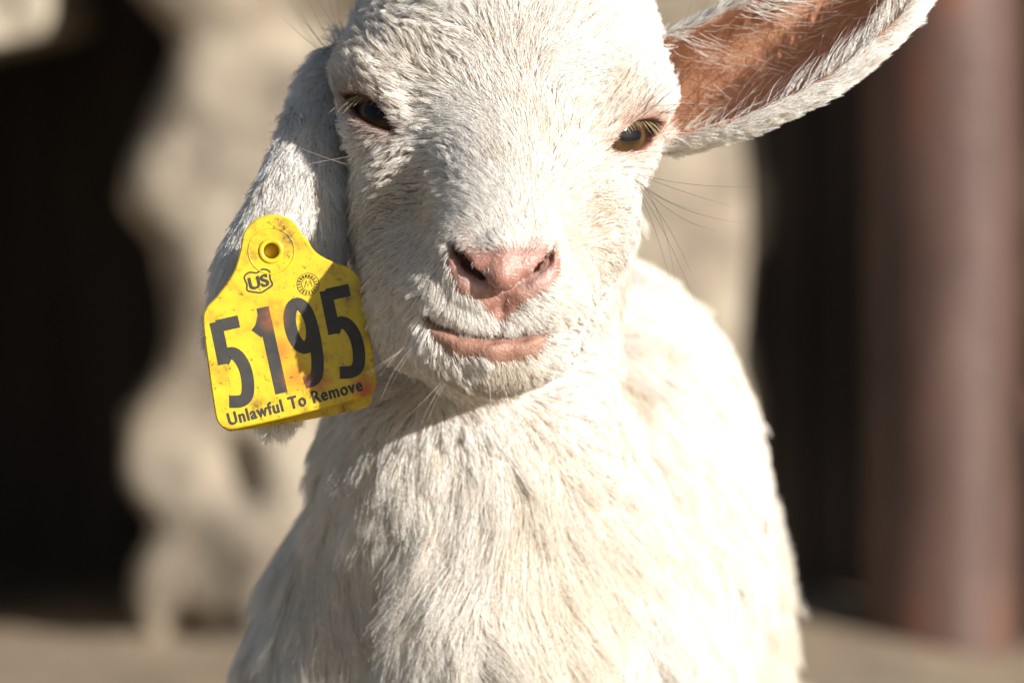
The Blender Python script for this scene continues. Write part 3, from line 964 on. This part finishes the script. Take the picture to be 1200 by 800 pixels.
def comb(P, N, which, tdir):
    """direction of the coat at P, lying in the surface"""
    H = v2h(P); x, y = img(P)
    d = np.zeros((len(P), 3))
    for s in range(0, len(P), 20000):
        q = slice(s, s + 20000)
        w = np.exp(-((x[q, None] - FT[None, :, 0]) ** 2 + (y[q, None] - FT[None, :, 1]) ** 2) / (2 * 26.0 ** 2)) + 1e-9
        w /= w.sum(1)[:, None]
        d[q, 0] = w @ FT[:, 2]; d[q, 2] = -(w @ FT[:, 3])
    hd = unit(d); hd[:, 1] = 0.35
    back = sst(20, 60, H[:, 1])
    hd = hd * (1 - back[:, None]) + np.array([0, 0.9, -0.25]) * back[:, None]
    bd = np.tile(np.array([0.0, 0.25, -1.0]), (len(P), 1))
    tr = sst(120, 240, P[:, 1]); bd[:, 1] += 0.55 * tr; bd[:, 2] += 0.35 * tr
    bd[:, 0] += -0.25 * sst(-30, 10, P[:, 0]) * (1 - tr) + 0.2 * (1 - sst(-60, -20, P[:, 0]))
    wb = np.maximum(sst(52, 84, H[:, 1]), sst(-78, -92, H[:, 2]))
    wb = np.where((H[:, 1] > 10), wb, 0)
    o = hd * (1 - wb[:, None]) + bd * wb[:, None]
    # slow waves in the coat
    tw = noise3(P, 0.05, 11, 2) * (0.55 + 0.25 * wb) + noise3(P, 0.25, 12, 2) * (0.42 - 0.18 * wb)
    o = o - N * (o * N).sum(1)[:, None]; o = unit(o)
    b = np.cross(N, o)
    o = o * np.cos(tw)[:, None] + b * np.sin(tw)[:, None]
    m = which >= 0
    if m.any():
        t = tdir[m] + np.array([0, 0, -0.15]); t = t - N[m] * (t * N[m]).sum(1)[:, None]
        a = noise3(P[m], 0.25, 14, 2) * 0.4
        t = unit(t); bb = np.cross(N[m], t)
        o[m] = t * np.cos(a)[:, None] + bb * np.sin(a)[:, None]
    return unit(o), wb

def scatter(dens, seed):
    """random points on the body; dens per mm2 at each quad"""
    r = np.random.default_rng(seed)
    a, b, c, d = (BV[BQ[:, i]] for i in range(4))
    area = 0.5 * np.linalg.norm(np.cross(c - a, d - b), axis=1)
    n = r.poisson(area * dens)
    qi = np.repeat(np.arange(len(BQ)), n)
    u, v = r.random(len(qi))[:, None], r.random(len(qi))[:, None]
    w = [(1 - u) * (1 - v), u * (1 - v), u * v, (1 - u) * v]
    P = sum(w[k] * BV[BQ[qi, k]] for k in range(4)); N = unit(sum(w[k] * BN[BQ[qi, k]] for k in range(4)))
    return P, N, qi

QC = BV[BQ].mean(1)
def quad_mean(a): return a[BQ].mean(1)
Hq = v2h(QC)
qn, ql, qe = quad_mean(nose_), quad_mean(lip_), quad_mean(eye_)
q_inner = quad_mean(inner_); q_ear = w_[BQ].max(1)
al_q, ac_q = quad_mean(al_), quad_mean(ac_)

def make_coat(P, N, qi, npts, length, radius, lift, clump, gsp, seed, tint, droop=0.25, guide_jit=0.35):
    """curves for one coat: every hair bends with the comb and gathers towards its lock's guide"""
    r = np.random.default_rng(seed)
    wh, td = w_[BQ[qi, 0]], td_[BQ[qi, 0]]
    d, wb = comb(P, N, wh, td)
    n = len(P)
    t = np.linspace(0, 1, npts)
    jd = r.normal(size=(n, 3)) * 0.18
    d = unit(d + jd - N * (jd * N).sum(1)[:, None])
    L = length * (0.75 + 0.5 * r.random(n))
    lf = lift * (0.7 + 0.6 * r.random(n))
    C = np.zeros((n, npts, 3)); C[:, 0] = P
    cur = P.copy()
    for i in range(1, npts):
        a = lf * (1 - 0.75 * (i - 1) / (npts - 1))
        dirv = d * np.cos(a)[:, None] + N * np.sin(a)[:, None]
        dirv[:, 2] -= droop * (i / npts) * sst(8, 22, L)
        cur = cur + unit(dirv) * (L / (npts - 1))[:, None]
        C[:, i] = cur
    # locks: guides drawn from the hairs themselves, about gsp mm apart
    area_n = np.random.default_rng(seed + 1).random(n)
    order = np.argsort(area_n)
    cell = {}
    gk = np.floor(P / np.asarray(gsp)[..., None] if np.ndim(gsp) else P / gsp).astype(int)
    key = gk[:, 0] * 73856093 ^ gk[:, 1] * 19349663 ^ gk[:, 2] * 83492791
    _, first = np.unique(key[order], return_index=True)
    g = order[first]
    kd = KDTree(len(g))
    for j, gi in enumerate(g.tolist()): kd.insert(P[gi], j)
    kd.balance()
    wob = noise3(P, 0.9, 21, 1) * 0.0
    gi = np.empty(n, int)
    Pq = P + r.normal(size=P.shape) * guide_jit
    for j, p in enumerate(Pq.tolist()): gi[j] = kd.find(p)[1]
    G = C[g].copy()
    lk = np.random.default_rng(seed + 2)
    gl = lk.normal(size=(len(g), 3)) * 0.10
    for i in range(1, npts): G[:, i] += gl * (length[g] * t[i] ** 1.5)[:, None] * 1.6
    Gs = G[gi]
    w = (clump * (0.55 + 0.45 * lk.random(len(g))[gi]))[:, None] * (t[None, :] ** 0.8)
    C = C * (1 - w[..., None]) + Gs * w[..., None]
    kink = r.normal(size=(n, npts, 3)) * (0.016 * L)[:, None, None] * t[None, :, None]
    C += kink
    rad = radius[:, None] * np.interp(t, [0, 0.5, 1], [1.0, 0.9, 0.25])[None, :]
    lt = 1 + lk.normal(size=len(g))[gi] * 0.035
    col_ = tint * lt[:, None]
    return C, rad, col_

def curves_obj(name, C, rad, colr, mat, parent):
    hc = bpy.data.hair_curves.new(name)
    n, k = C.shape[:2]
    hc.add_curves([k] * n)
    hc.attributes['position'].data.foreach_set('vector', v2w(C.reshape(-1, 3)).astype(np.float32).ravel())
    ra = hc.attributes.get('radius') or hc.attributes.new('radius', 'FLOAT', 'POINT')
    ra.data.foreach_set('value', (rad.ravel() / 1000).astype(np.float32))
    ta = hc.attributes.new('tint', 'FLOAT_COLOR', 'CURVE')
    ta.data.foreach_set('color', np.hstack([np.clip(colr, 0, 0.97), np.ones((n, 1))]).astype(np.float32).ravel())
    hc.materials.append(mat)
    o = bpy.data.objects.new(name, hc)
    return link(o, parent)

CREAM = np.array([0.92, 0.905, 0.88])
TAN = np.array([0.66, 0.49, 0.27])
def blob(x, y, cx, cy, rx, ry): return np.exp(-(((x - cx) / rx) ** 2 + ((y - cy) / ry) ** 2))

def tints(P, seed, amt=1.0):
    r = np.random.default_rng(seed)
    x, y = img(P)
    st = noise3(P, 0.12, 31, 3)
    s = 0.14 + 0.32 * sst(0.0, 0.8, st)
    s = s + 0.6 * blob(x, y, 690, 265, 42, 70) + 0.6 * blob(x, y, 475, 250, 60, 80) + 0.40 * blob(x, y, 450, 60, 90, 60) + 0.3 * blob(x, y, 570, 450, 90, 30) + 0.22 * blob(x, y, 730, 120, 40, 40)
    s = s + 0.28 * blob(x, y, 720, 560, 40, 150) + 0.15 * blob(x, y, 600, 130, 40, 120)
    k = np.clip(s * amt, 0, 0.9) * r.random(len(P)) * 1.15
    k = np.maximum(k, (r.random(len(P)) < 0.08) * 0.75)
    c = lerp(np.tile(CREAM, (len(P), 1)), TAN, np.clip(k, 0, 1))
    gr = (r.random(len(P)) < (0.03 + 0.22 * blob(x, y, 470, 250, 70, 90) + 0.20 * blob(x, y, 430, 60, 70, 60) + 0.12 * blob(x, y, 690, 265, 40, 60) + 0.15 * blob(x, y, 570, 455, 90, 25))) * amt
    c = lerp(c, np.array([0.40, 0.33, 0.27]), np.clip(gr * 0.8, 0, 1))
    return c * (1 + r.normal(size=(len(P), 1)) * 0.04)

def body_tint(P):
    c = tints(P, 8, 0.9) * np.array([0.96, 0.945, 0.92])
    w = sst(0.0, 0.7, noise3(P, 0.045, 61, 2)) * 0.28
    return lerp(c, np.array([0.74, 0.62, 0.45]), w)

def build_fur():
    out = []
    head_q = ((Hq[:, 1] < 75) & (Hq[:, 2] > -92)) & (q_ear < 0)
    facing = 1.0
    # ---- head
    dens = np.where(head_q, 5.2, 0.0) * (1 + 0.9 * (np.hypot(Hq[:, 0], Hq[:, 2] + 50) < 34)) * (1 - 0.985 * sst(0.1, 0.9, qn * sst(276, 304, img(QC)[1]))) * (1 - sst(0.15, 0.85, ql)) * (1 - sst(0.35, 0.85, qe)) * np.where(Hq[:, 1] > 48, 0.45, 1.0)
    xq, yq = img(QC)
    damp = np.clip(1.1 * blob(xq, yq, 475, 245, 62, 85) + 0.9 * blob(xq, yq, 440, 50, 80, 55) + 0.7 * blob(xq, yq, 695, 260, 35, 55), 0, 1) * (0.6 + 0.4 * sst(-0.4, 0.4, noise3(QC, 0.3, 71, 2)))
    dens = dens * (1 - 0.5 * damp)
    P, N, qi = scatter(dens, 101)
    H, x, y, no, li, ey, ld = masks(P)
    nd_ = np.minimum(seg_dist(x, y, [(535, 290), (588, 300), (645, 292)]), seg_dist(x, y, [(588, 330), (588, 380)]))
    L = 2.8 + 2.6 * sst(8, 110, nd_) + 2.2 * sst(-20, 25, H[:, 2]) * sst(-20, 20, H[:, 1])
    L = L + 2.5 * sst(10, 45, H[:, 1])
    L = L * (0.5 + 0.5 * sst(0.5, 7.0, ld)) * (1 - 0.45 * no)
    L = np.where((H[:, 2] < -62) & (H[:, 1] < 0), np.clip(L, 3.6, 5.0), L)
    lip_up = seg_dist(x, y, [(510, 372), (545, 382), (577, 386), (610, 383), (640, 376)])
    L = np.where((no > 0.4) & (y < 305), 1.7, L)
    L = np.where((lip_up < 14) & (H[:, 1] < -15), 2.6, L)
    c = tints(P, 5)
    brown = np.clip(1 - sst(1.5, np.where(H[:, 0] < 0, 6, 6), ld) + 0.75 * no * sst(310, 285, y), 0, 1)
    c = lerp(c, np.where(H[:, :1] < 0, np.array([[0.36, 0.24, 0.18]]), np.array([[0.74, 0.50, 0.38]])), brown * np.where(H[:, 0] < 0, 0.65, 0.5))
    rd = 0.046 + 0.026 * sst(3.0, 7.0, L)
    lf = np.full(len(P), 0.36)
    cl = 0.30 + 0.5 * sst(-0.3, 0.5, noise3(P, 0.09, 41, 2)) * sst(3.2, 5.5, L)
    cl = cl + 0.40 * sst(20, 50, np.abs(x - 590)) * (y > 150) * sst(3.2, 5.0, L)
    out.append((make_coat(P, N, qi, 6, L, rd, lf, np.clip(cl + 0.10 * (1 - sst(470, 560, x)), 0, 0.80) + 0.17 * damp[qi], 2.2, 55, c), 'head_fur'))
    # ---- ears
    outer = (q_ear >= 0) & (q_inner < 0.5)
    dens = np.where(outer, 4.5, 0)
    P, N, qi = scatter(dens, 103)
    n = len(P)
    L = np.where(q_ear[qi] == 0, 6.0, 7.5)
    out.append((make_coat(P, N, qi, 6, L, np.full(n, 0.075), np.full(n, 0.30), np.full(n, 0.5), 2.2, 57, tints(P, 6, 0.7)), 'ear_fur'))
    # inside of the ears: sparse long hairs, thicker towards the rims
    edge = np.abs(ac_q - 0.5) * 2
    dens = np.where((q_ear >= 0) & (q_inner >= 0.5), 0.06 + 1.1 * sst(0.6, 0.96, edge) * sst(0.35, 0.6, al_q), 0)
    P, N, qi = scatter(dens, 104)
    n = len(P)
    L = 8.0 + 6.0 * np.random.default_rng(3).random(n)
    out.append((make_coat(P, N, qi, 7, L, np.full(n, 0.085), np.full(n, 0.75), np.full(n, 0.55), 3.0, 58, tints(P, 7, 1.3)), 'inner_ear_fur'))
    # ---- neck, chest, trunk, legs
    body_q = ~((Hq[:, 1] < 75) & (Hq[:, 2] > -92)) & (q_ear < 0) & (QC[:, 2] > -303)
    near = 1 - sst(110, 230, QC[:, 1])
    dens = np.where(body_q, 0.5 + 2.6 * near * sst(-190, -150, QC[:, 2]), 0)
    P, N, qi = scatter(dens, 105)
    n = len(P)
    nr = 1 - sst(110, 230, P[:, 1])
    L = 19.0 + 12 * nr
    L = np.where(P[:, 2] < -170, 9.0, L)
    H = v2h(P)
    L = L * (0.55 + 0.45 * sst(-92, -125, H[:, 2]))
    rad = 0.15 - 0.078 * nr
    out.append((make_coat(P, N, qi, 8, L, rad, np.full(n, 0.17), np.full(n, 0.66), 7.0, 59, body_tint(P), droop=0.3, guide_jit=1.5), 'body_fur'))
    tot = 0
    for (C, rad, c), nm in out:
        curves_obj(nm, C, rad, c, M_FUR, goat); tot += len(C)
    print('hairs', tot)
build_fur()

# ------------------------------------------------------------------ eyelashes and whiskers
def strands(name, specs, mat, k=8):
    """specs: start, direction, length, bend vector, radius, colour"""
    n = len(specs)
    t = np.linspace(0, 1, k)
    C = np.zeros((n, k, 3)); rad = np.zeros((n, k)); colr = np.zeros((n, 3))
    for i, (p, d, L, b, r_, c) in enumerate(specs):
        d = np.asarray(d, float); d = d / np.linalg.norm(d)
        C[i] = np.asarray(p)[None] + d[None] * (L * t)[:, None] + np.asarray(b)[None] * (L * t ** 2)[:, None]
        rad[i] = r_ * np.interp(t, [0, 0.6, 1], [1, 0.75, 0.2]); colr[i] = c
    return curves_obj(name, C, rad, colr, mat, goat)

r_ = np.random.default_rng(77)
for s, c, e, t, n in eyes:
    specs = []
    for i in range(34):
        u = -0.35 + 1.3 * i / 33
        up_ = 4.9 * (1 - min(abs(u), 1) ** 2) - 0.2
        q = t * (u * 11.0) + n * up_
        base = math.sqrt(max(13.3 ** 2 - q @ q, 1.0))
        p = h2v(c + q + e * base)
        L = 1.6 + (4.6 if s < 0 else 5.2) * sst(0.0, 0.7, np.array([u]))[0] + r_.uniform(-1, 1)
        d = HM @ (e * 0.75 - n * 0.25 + t * (0.15 * u) + r_.normal(size=3) * 0.10)
        b = HM @ (-n * 0.8 + t * 0.05)
        specs.append((p, d, L, b, 0.085, (0.62, 0.48, 0.28) if i % 3 else (0.2, 0.13, 0.08)))
    strands('eyelashes', specs, M_FUR)

DARK = (0.03, 0.022, 0.02)
specs = []
def whisk(x, y, dx, dy, L, bx, by, c=DARK, n=1, rad=0.06, out=0.35):
    for _ in range(n):
        xx, yy = x + r_.normal() * 5, y + r_.normal() * 4
        p = onface(xx, yy, 0.5)
        d = np.array([dx + r_.normal() * 0.16, -out + r_.normal() * 0.1, -dy + r_.normal() * 0.16])
        b = np.array([bx + r_.normal() * 0.1, r_.normal() * 0.15, -by + r_.normal() * 0.1])
        specs.append((p, d, L * r_.uniform(0.7, 1.2), b, rad, c))
whisk(392, 70, -0.8, -0.6, 20, 0.1, -0.2, n=7)
whisk(400, 50, -0.5, -0.85, 18, 0.0, -0.2, n=4)
whisk(745, 132, 0.75, -0.6, 34, 0.0, -0.25, n=7)
whisk(765, 128, 0.95, -0.15, 30, 0.1, 0.15, n=6)
whisk(742, 205, 0.85, 0.5, 32, 0.15, -0.15, n=5)
whisk(748, 215, 0.6, 0.75, 36, -0.1, 0.3, n=4)
whisk(405, 190, -0.95, 0.05, 24, 0.1, -0.05, n=6, c=(0.22, 0.15, 0.10))
PALE = (0.82, 0.76, 0.66)
whisk(490, 400, -0.8, 0.5, 17, -0.1, 0.2, c=PALE, n=7, rad=0.022)
whisk(520, 445, -0.5, 0.8, 14, -0.1, 0.2, c=PALE, n=5, rad=0.022)
whisk(590, 455, 0.2, 0.9, 13, 0.1, 0.2, c=PALE, n=7, rad=0.05)
whisk(650, 420, 0.7, 0.6, 13, 0.1, 0.2, c=PALE, n=6, rad=0.05)
whisk(640, 360, 0.7, 0.4, 11, 0.1, 0.2, c=PALE, n=5, rad=0.05)
strands('whiskers', specs, M_WHISK, 9)

# ------------------------------------------------------------------ yellow ear tag
TAG_Y = -10.0
def tp(x, y, off=0.0, back=False):
    """a point of the tag from its place in the picture; the plate leans a little; off = mm towards the camera"""
    mx_, mz_ = (x - 340) / 4.0, (380 - y) / 4.0
    Y = TAG_Y + 0.13 * mx_ + 0.03 * mz_ - off
    return px(x, y, Y)

hole = tp(318, 294)
ear_tag = empty('ear_tag', tuple(v2w(hole)))
tag(ear_tag, 'dirty yellow plastic ear tag numbered 5195 on the hanging ear', 'ear tag')

def smooth_loop(pts, n):
    P = np.asarray(pts, float); m = len(P); out = []
    for u in np.linspace(0, m, n, endpoint=False):
        i = int(u); f = u - i
        p0, p1, p2, p3 = P[(i - 1) % m], P[i % m], P[(i + 1) % m], P[(i + 2) % m]
        out.append(0.5 * (2 * p1 + (p2 - p0) * f + (2 * p0 - 5 * p1 + 4 * p2 - p3) * f ** 2 + (3 * p1 - p0 - 3 * p2 + p3) * f ** 3))
    return np.array(out)

OUTLINE = [(319, 251.5), (300, 257), (286, 272), (281, 295), (273, 320), (255, 346), (241, 362), (238, 380), (244, 430), (251, 478), (255, 494), (265, 502.5), (282, 501), (340, 488), (400, 472), (433, 462), (441, 452), (440, 436),
           (434, 392), (427, 345), (422, 327), (410, 314), (393, 308), (372, 297), (357, 279), (342, 258)]

def plate(name, loop2d, thick, fy, mat, parent):
    """loop2d picture points; fy maps (x, y, off) to camera aligned mm"""
    loop = smooth_loop(loop2d, 150)
    cen = loop.mean(0)
    hl = np.array([(318 + 9.5 * math.cos(a), 294 + 9.5 * math.sin(a)) for a in np.linspace(0, 2 * math.pi, 32, endpoint=False)])
    bm = bmesh.new()
    def ring(L, off, inset):
        nrm = np.roll(L, -1, 0) - np.roll(L, 1, 0); nrm = np.stack([nrm[:, 1], -nrm[:, 0]], 1); nrm /= np.linalg.norm(nrm, axis=1)[:, None]
        ctr = L.mean(0)
        if ((L + nrm - ctr) ** 2).sum() > ((L - ctr) ** 2).sum(): nrm = -nrm
        Q = L + nrm * inset
        return [bm.verts.new(v2w(fy(q[0], q[1], off))) for q in Q]
    r0 = ring(loop, 0, 1.6); r1 = ring(loop, 0.35, 0); r2 = ring(loop, thick - 0.35, 0); r3 = ring(loop, thick, 1.6)
    h0 = ring(hl, 0, 0); h1 = ring(hl, thick, 0)
    for A, B in ((r0, r1), (r1, r2), (r2, r3), (h1, h0)):
        for j in range(len(A)):
            bm.faces.new((A[j], A[(j + 1) % len(A)], B[(j + 1) % len(A)], B[j]))
    for A, Hh in ((r0, h0), (r3, h1)):
        ed = [bm.edges.get((A[j], A[(j + 1) % len(A)])) for j in range(len(A))] + [bm.edges.get((Hh[j], Hh[(j + 1) % len(Hh)])) for j in range(len(Hh))]
        bmesh.ops.triangle_fill(bm, use_beauty=True, edges=ed)
    bmesh.ops.recalc_face_normals(bm, faces=bm.faces[:])
    me = bpy.data.meshes.new(name); bm.to_mesh(me); bm.free()
    me.materials.append(mat)
    return link(bpy.data.objects.new(name, me), parent)

front_panel = plate('front_panel', OUTLINE, 1.5, tp, M_TAG, ear_tag)
def tb(x, y, off=0.0):
    a = R(4.5); dx, dy = (x - 318) * 0.95, (y - 294) * 0.96
    X, Y_ = 318 + dx * math.cos(a) - dy * math.sin(a) + 12, 309 + dx * math.sin(a) + dy * math.cos(a)
    p = tp(X, Y_, off); p[1] += 9.0
    return p
back_panel = plate('back_panel', OUTLINE, 1.4, tb, M_TAG, ear_tag)

def tag_lathe(name, cx, cy, prof, mat, n=32):
    V, F_ = [], []
    for r, off in prof:
        for j in range(n):
            a = 2 * math.pi * j / n
            V.append(v2w(tp(cx + r * math.cos(a), cy + r * math.sin(a), off)))
    for k in range(len(prof) - 1):
        for j in range(n): F_.append((k * n + j, k * n + (j + 1) % n, (k + 1) * n + (j + 1) % n, (k + 1) * n + j))
    return mesh_obj(name, V, F_, mat, ear_tag, smooth=True)
tag_lathe('hole_rim', 318, 294, [(9.0, -6.5), (9.2, 1.7), (10.0, 1.95), (13.5, 1.95), (14.8, 1.75), (15.0, 1.45)], M_TAG)
tag_lathe('stud', 318, 294, [(8.9, -2.6), (6.0, -2.4), (0.3, -2.3)], M_TAG)
tag_lathe('flange_ring', 318, 294, [(26.0, 1.45), (26.3, 1.66), (27.4, 1.66), (27.8, 1.45)], M_TAG, 48)

def strokes(name, paths, width, mat, parent, base=1.56, wmm=0.12):
    """flat print made of ribbons, each path a list of picture points"""
    V, F_ = [], []
    for q, (pts, closed, w) in enumerate(paths):
        P = np.asarray(pts, float)
        if closed: tan = np.roll(P, -1, 0) - np.roll(P, 1, 0)
        else: tan = np.gradient(P, axis=0)
        tan /= np.linalg.norm(tan, axis=1)[:, None]
        nr = np.stack([-tan[:, 1], tan[:, 0]], 1) * (w or width) / 2
        off = base + 0.02 * q
        s = len(V); m = len(P)
        for a, b in zip(P + nr, P - nr):
            V += [v2w(tp(a[0], a[1], off)), v2w(tp(b[0], b[1], off)), v2w(tp(a[0], a[1], off - wmm)), v2w(tp(b[0], b[1], off - wmm))]
        for j in range(m if closed else m - 1):
            a = s + 4 * j; b = s + 4 * ((j + 1) % m)
            F_ += [(a, a + 1, b + 1, b), (a + 2, a, b, b + 2), (a + 1, a + 3, b + 3, b + 1)]
        if not closed:
            F_ += [(s, s + 2, s + 3, s + 1), (s + 4 * (m - 1), s + 4 * (m - 1) + 1, s + 4 * (m - 1) + 3, s + 4 * (m - 1) + 2)]
    return mesh_obj(name, V, F_, mat, parent)

def glyph(ch):
    sp = lambda pts, n=26: spline(np.array(pts, float), n)[:, :2]
    if ch == '5':
        return [([(0.17, 0.935), (0.96, 0.935)], False, None), ([(0.17, 0.985), (0.165, 0.75), (0.15, 0.50)], False, None),
                (sp([(0.13, 0.53), (0.36, 0.605), (0.62, 0.575), (0.80, 0.44), (0.82, 0.27), (0.70, 0.11), (0.45, 0.055), (0.04, 0.075)]), False, None)]
    if ch == '1':
        return [([(0.60, 0.0), (0.60, 0.5), (0.60, 1.0)], False, None), (sp([(0.62, 0.93), (0.42, 0.79), (0.20, 0.72)], 10), False, None)]
    e = [(0.5 + 0.33 * math.cos(a), 0.69 + 0.25 * math.sin(a)) for a in np.linspace(0, 2 * math.pi, 30, endpoint=False)]
    return [(e, True, None), (sp([(0.83, 0.72), (0.84, 0.50), (0.76, 0.24), (0.58, 0.085), (0.22, 0.06)]), False, None)]

TILT = R(-12.5)
def at(cx, cy, u, v, rot=TILT):
    """picture point from a place u right, v up (picture pixels) in the print's own turned frame"""
    return (cx + u * math.cos(rot) + v * math.sin(rot), cy + u * math.sin(rot) - v * math.cos(rot))

for ch, cx, cy, wd, ht in (('5', 274.5, 424, 34, 104), ('1', 315.5, 411, 34, 103), ('9', 357, 401, 37, 105), ('5', 404, 388.5, 35, 107)):
    paths = []
    for pts, closed, w in glyph(ch):
        if not closed:                       # resample so that bars follow the plate
            P = np.array(pts, float)
            if len(P) == 2: P = np.linspace(P[0], P[1], 8)
            pts = P
        paths.append(([at(cx, cy, (p[0] - 0.5) * wd, (p[1] - 0.5) * ht) for p in pts], closed, w))
    strokes('digit', paths, 14.6, M_INK, ear_tag)

def lettering(name, body, cx, cy, length, height, rot, bold=0.02, spacing=1.0, base=1.56):
    cu = bpy.data.curves.new(name, 'FONT')
    cu.body = body; cu.size = 1.0; cu.offset = bold; cu.space_character = spacing
    cu.align_x = 'LEFT'
    tmp = bpy.data.objects.new(name, cu)
    col.objects.link(tmp)
    dg = bpy.context.evaluated_depsgraph_get()
    me = bpy.data.meshes.new_from_object(tmp.evaluated_get(dg))
    bpy.data.objects.remove(tmp)
    n = len(me.vertices)
    co = np.empty(n * 3); me.vertices.foreach_get('co', co); co = co.reshape(-1, 3)
    lo, hi = co.min(0), co.max(0)
    polys = [tuple(p.vertices) for p in me.polygons]
    bpy.data.meshes.remove(me)
    V, F_ = [], []
    for q, sh in enumerate((-0.45, 0.0, 0.45)):     # struck three times, a hair apart: a bold face
        s = len(V)
        for c in co:
            u = ((c[0] - lo[0]) / (hi[0] - lo[0]) - 0.5) * length + sh
            w = (c[1] / (hi[1])) * height - height / 2 + sh * 0.5
            x, y = at(cx, cy, u, w, rot)
            V.append(v2w(tp(x, y, base + 0.02 * q)))
        F_ += [tuple(k + s for k in p) for p in polys]
    return mesh_obj(name, V, F_, M_INK, ear_tag)
lettering('lettering', 'Unlawful To Remove', 345.5, 470.5, 162, 14.5, R(-14.7), 0.018, 1.14)
lettering('lettering', 'US', 303, 330, 23, 14, R(-13), 0.02, 1.0, 1.6)
sh = smooth_loop([at(303, 330, u, v, R(-13)) for u, v in ((-15, 9), (-8, 13), (0, 10.5), (8, 13), (15, 9), (14, 0), (15, -7), (7, -11), (0, -13), (-7, -11), (-15, -7), (-14, 0))], 60)
strokes('shield_emblem', [(sh, True, 2.0)], 2.0, M_INK, ear_tag)
ci = [(361 + 13 * math.cos(a), 333 + 13 * math.sin(a)) for a in np.linspace(0, 2 * math.pi, 40, endpoint=False)]
ci2 = [(361 + 7.5 * math.cos(a), 333 + 7.5 * math.sin(a)) for a in np.linspace(0, 2 * math.pi, 30, endpoint=False)]
inner_marks = [([(361 + r1 * math.cos(a), 333 + r1 * math.sin(a)) for r1 in (8.5, 10, 11.7)], False, 1.1) for a in np.linspace(0, 2 * math.pi, 18, endpoint=False)]
strokes('round_emblem', [(ci, True, 0.7), (ci2, True, 0.6), ([(357, 337), (359, 329), (361, 335), (364, 329), (366, 336)], False, 0.8)] + inner_marks, 0.8, M_INK, ear_tag)
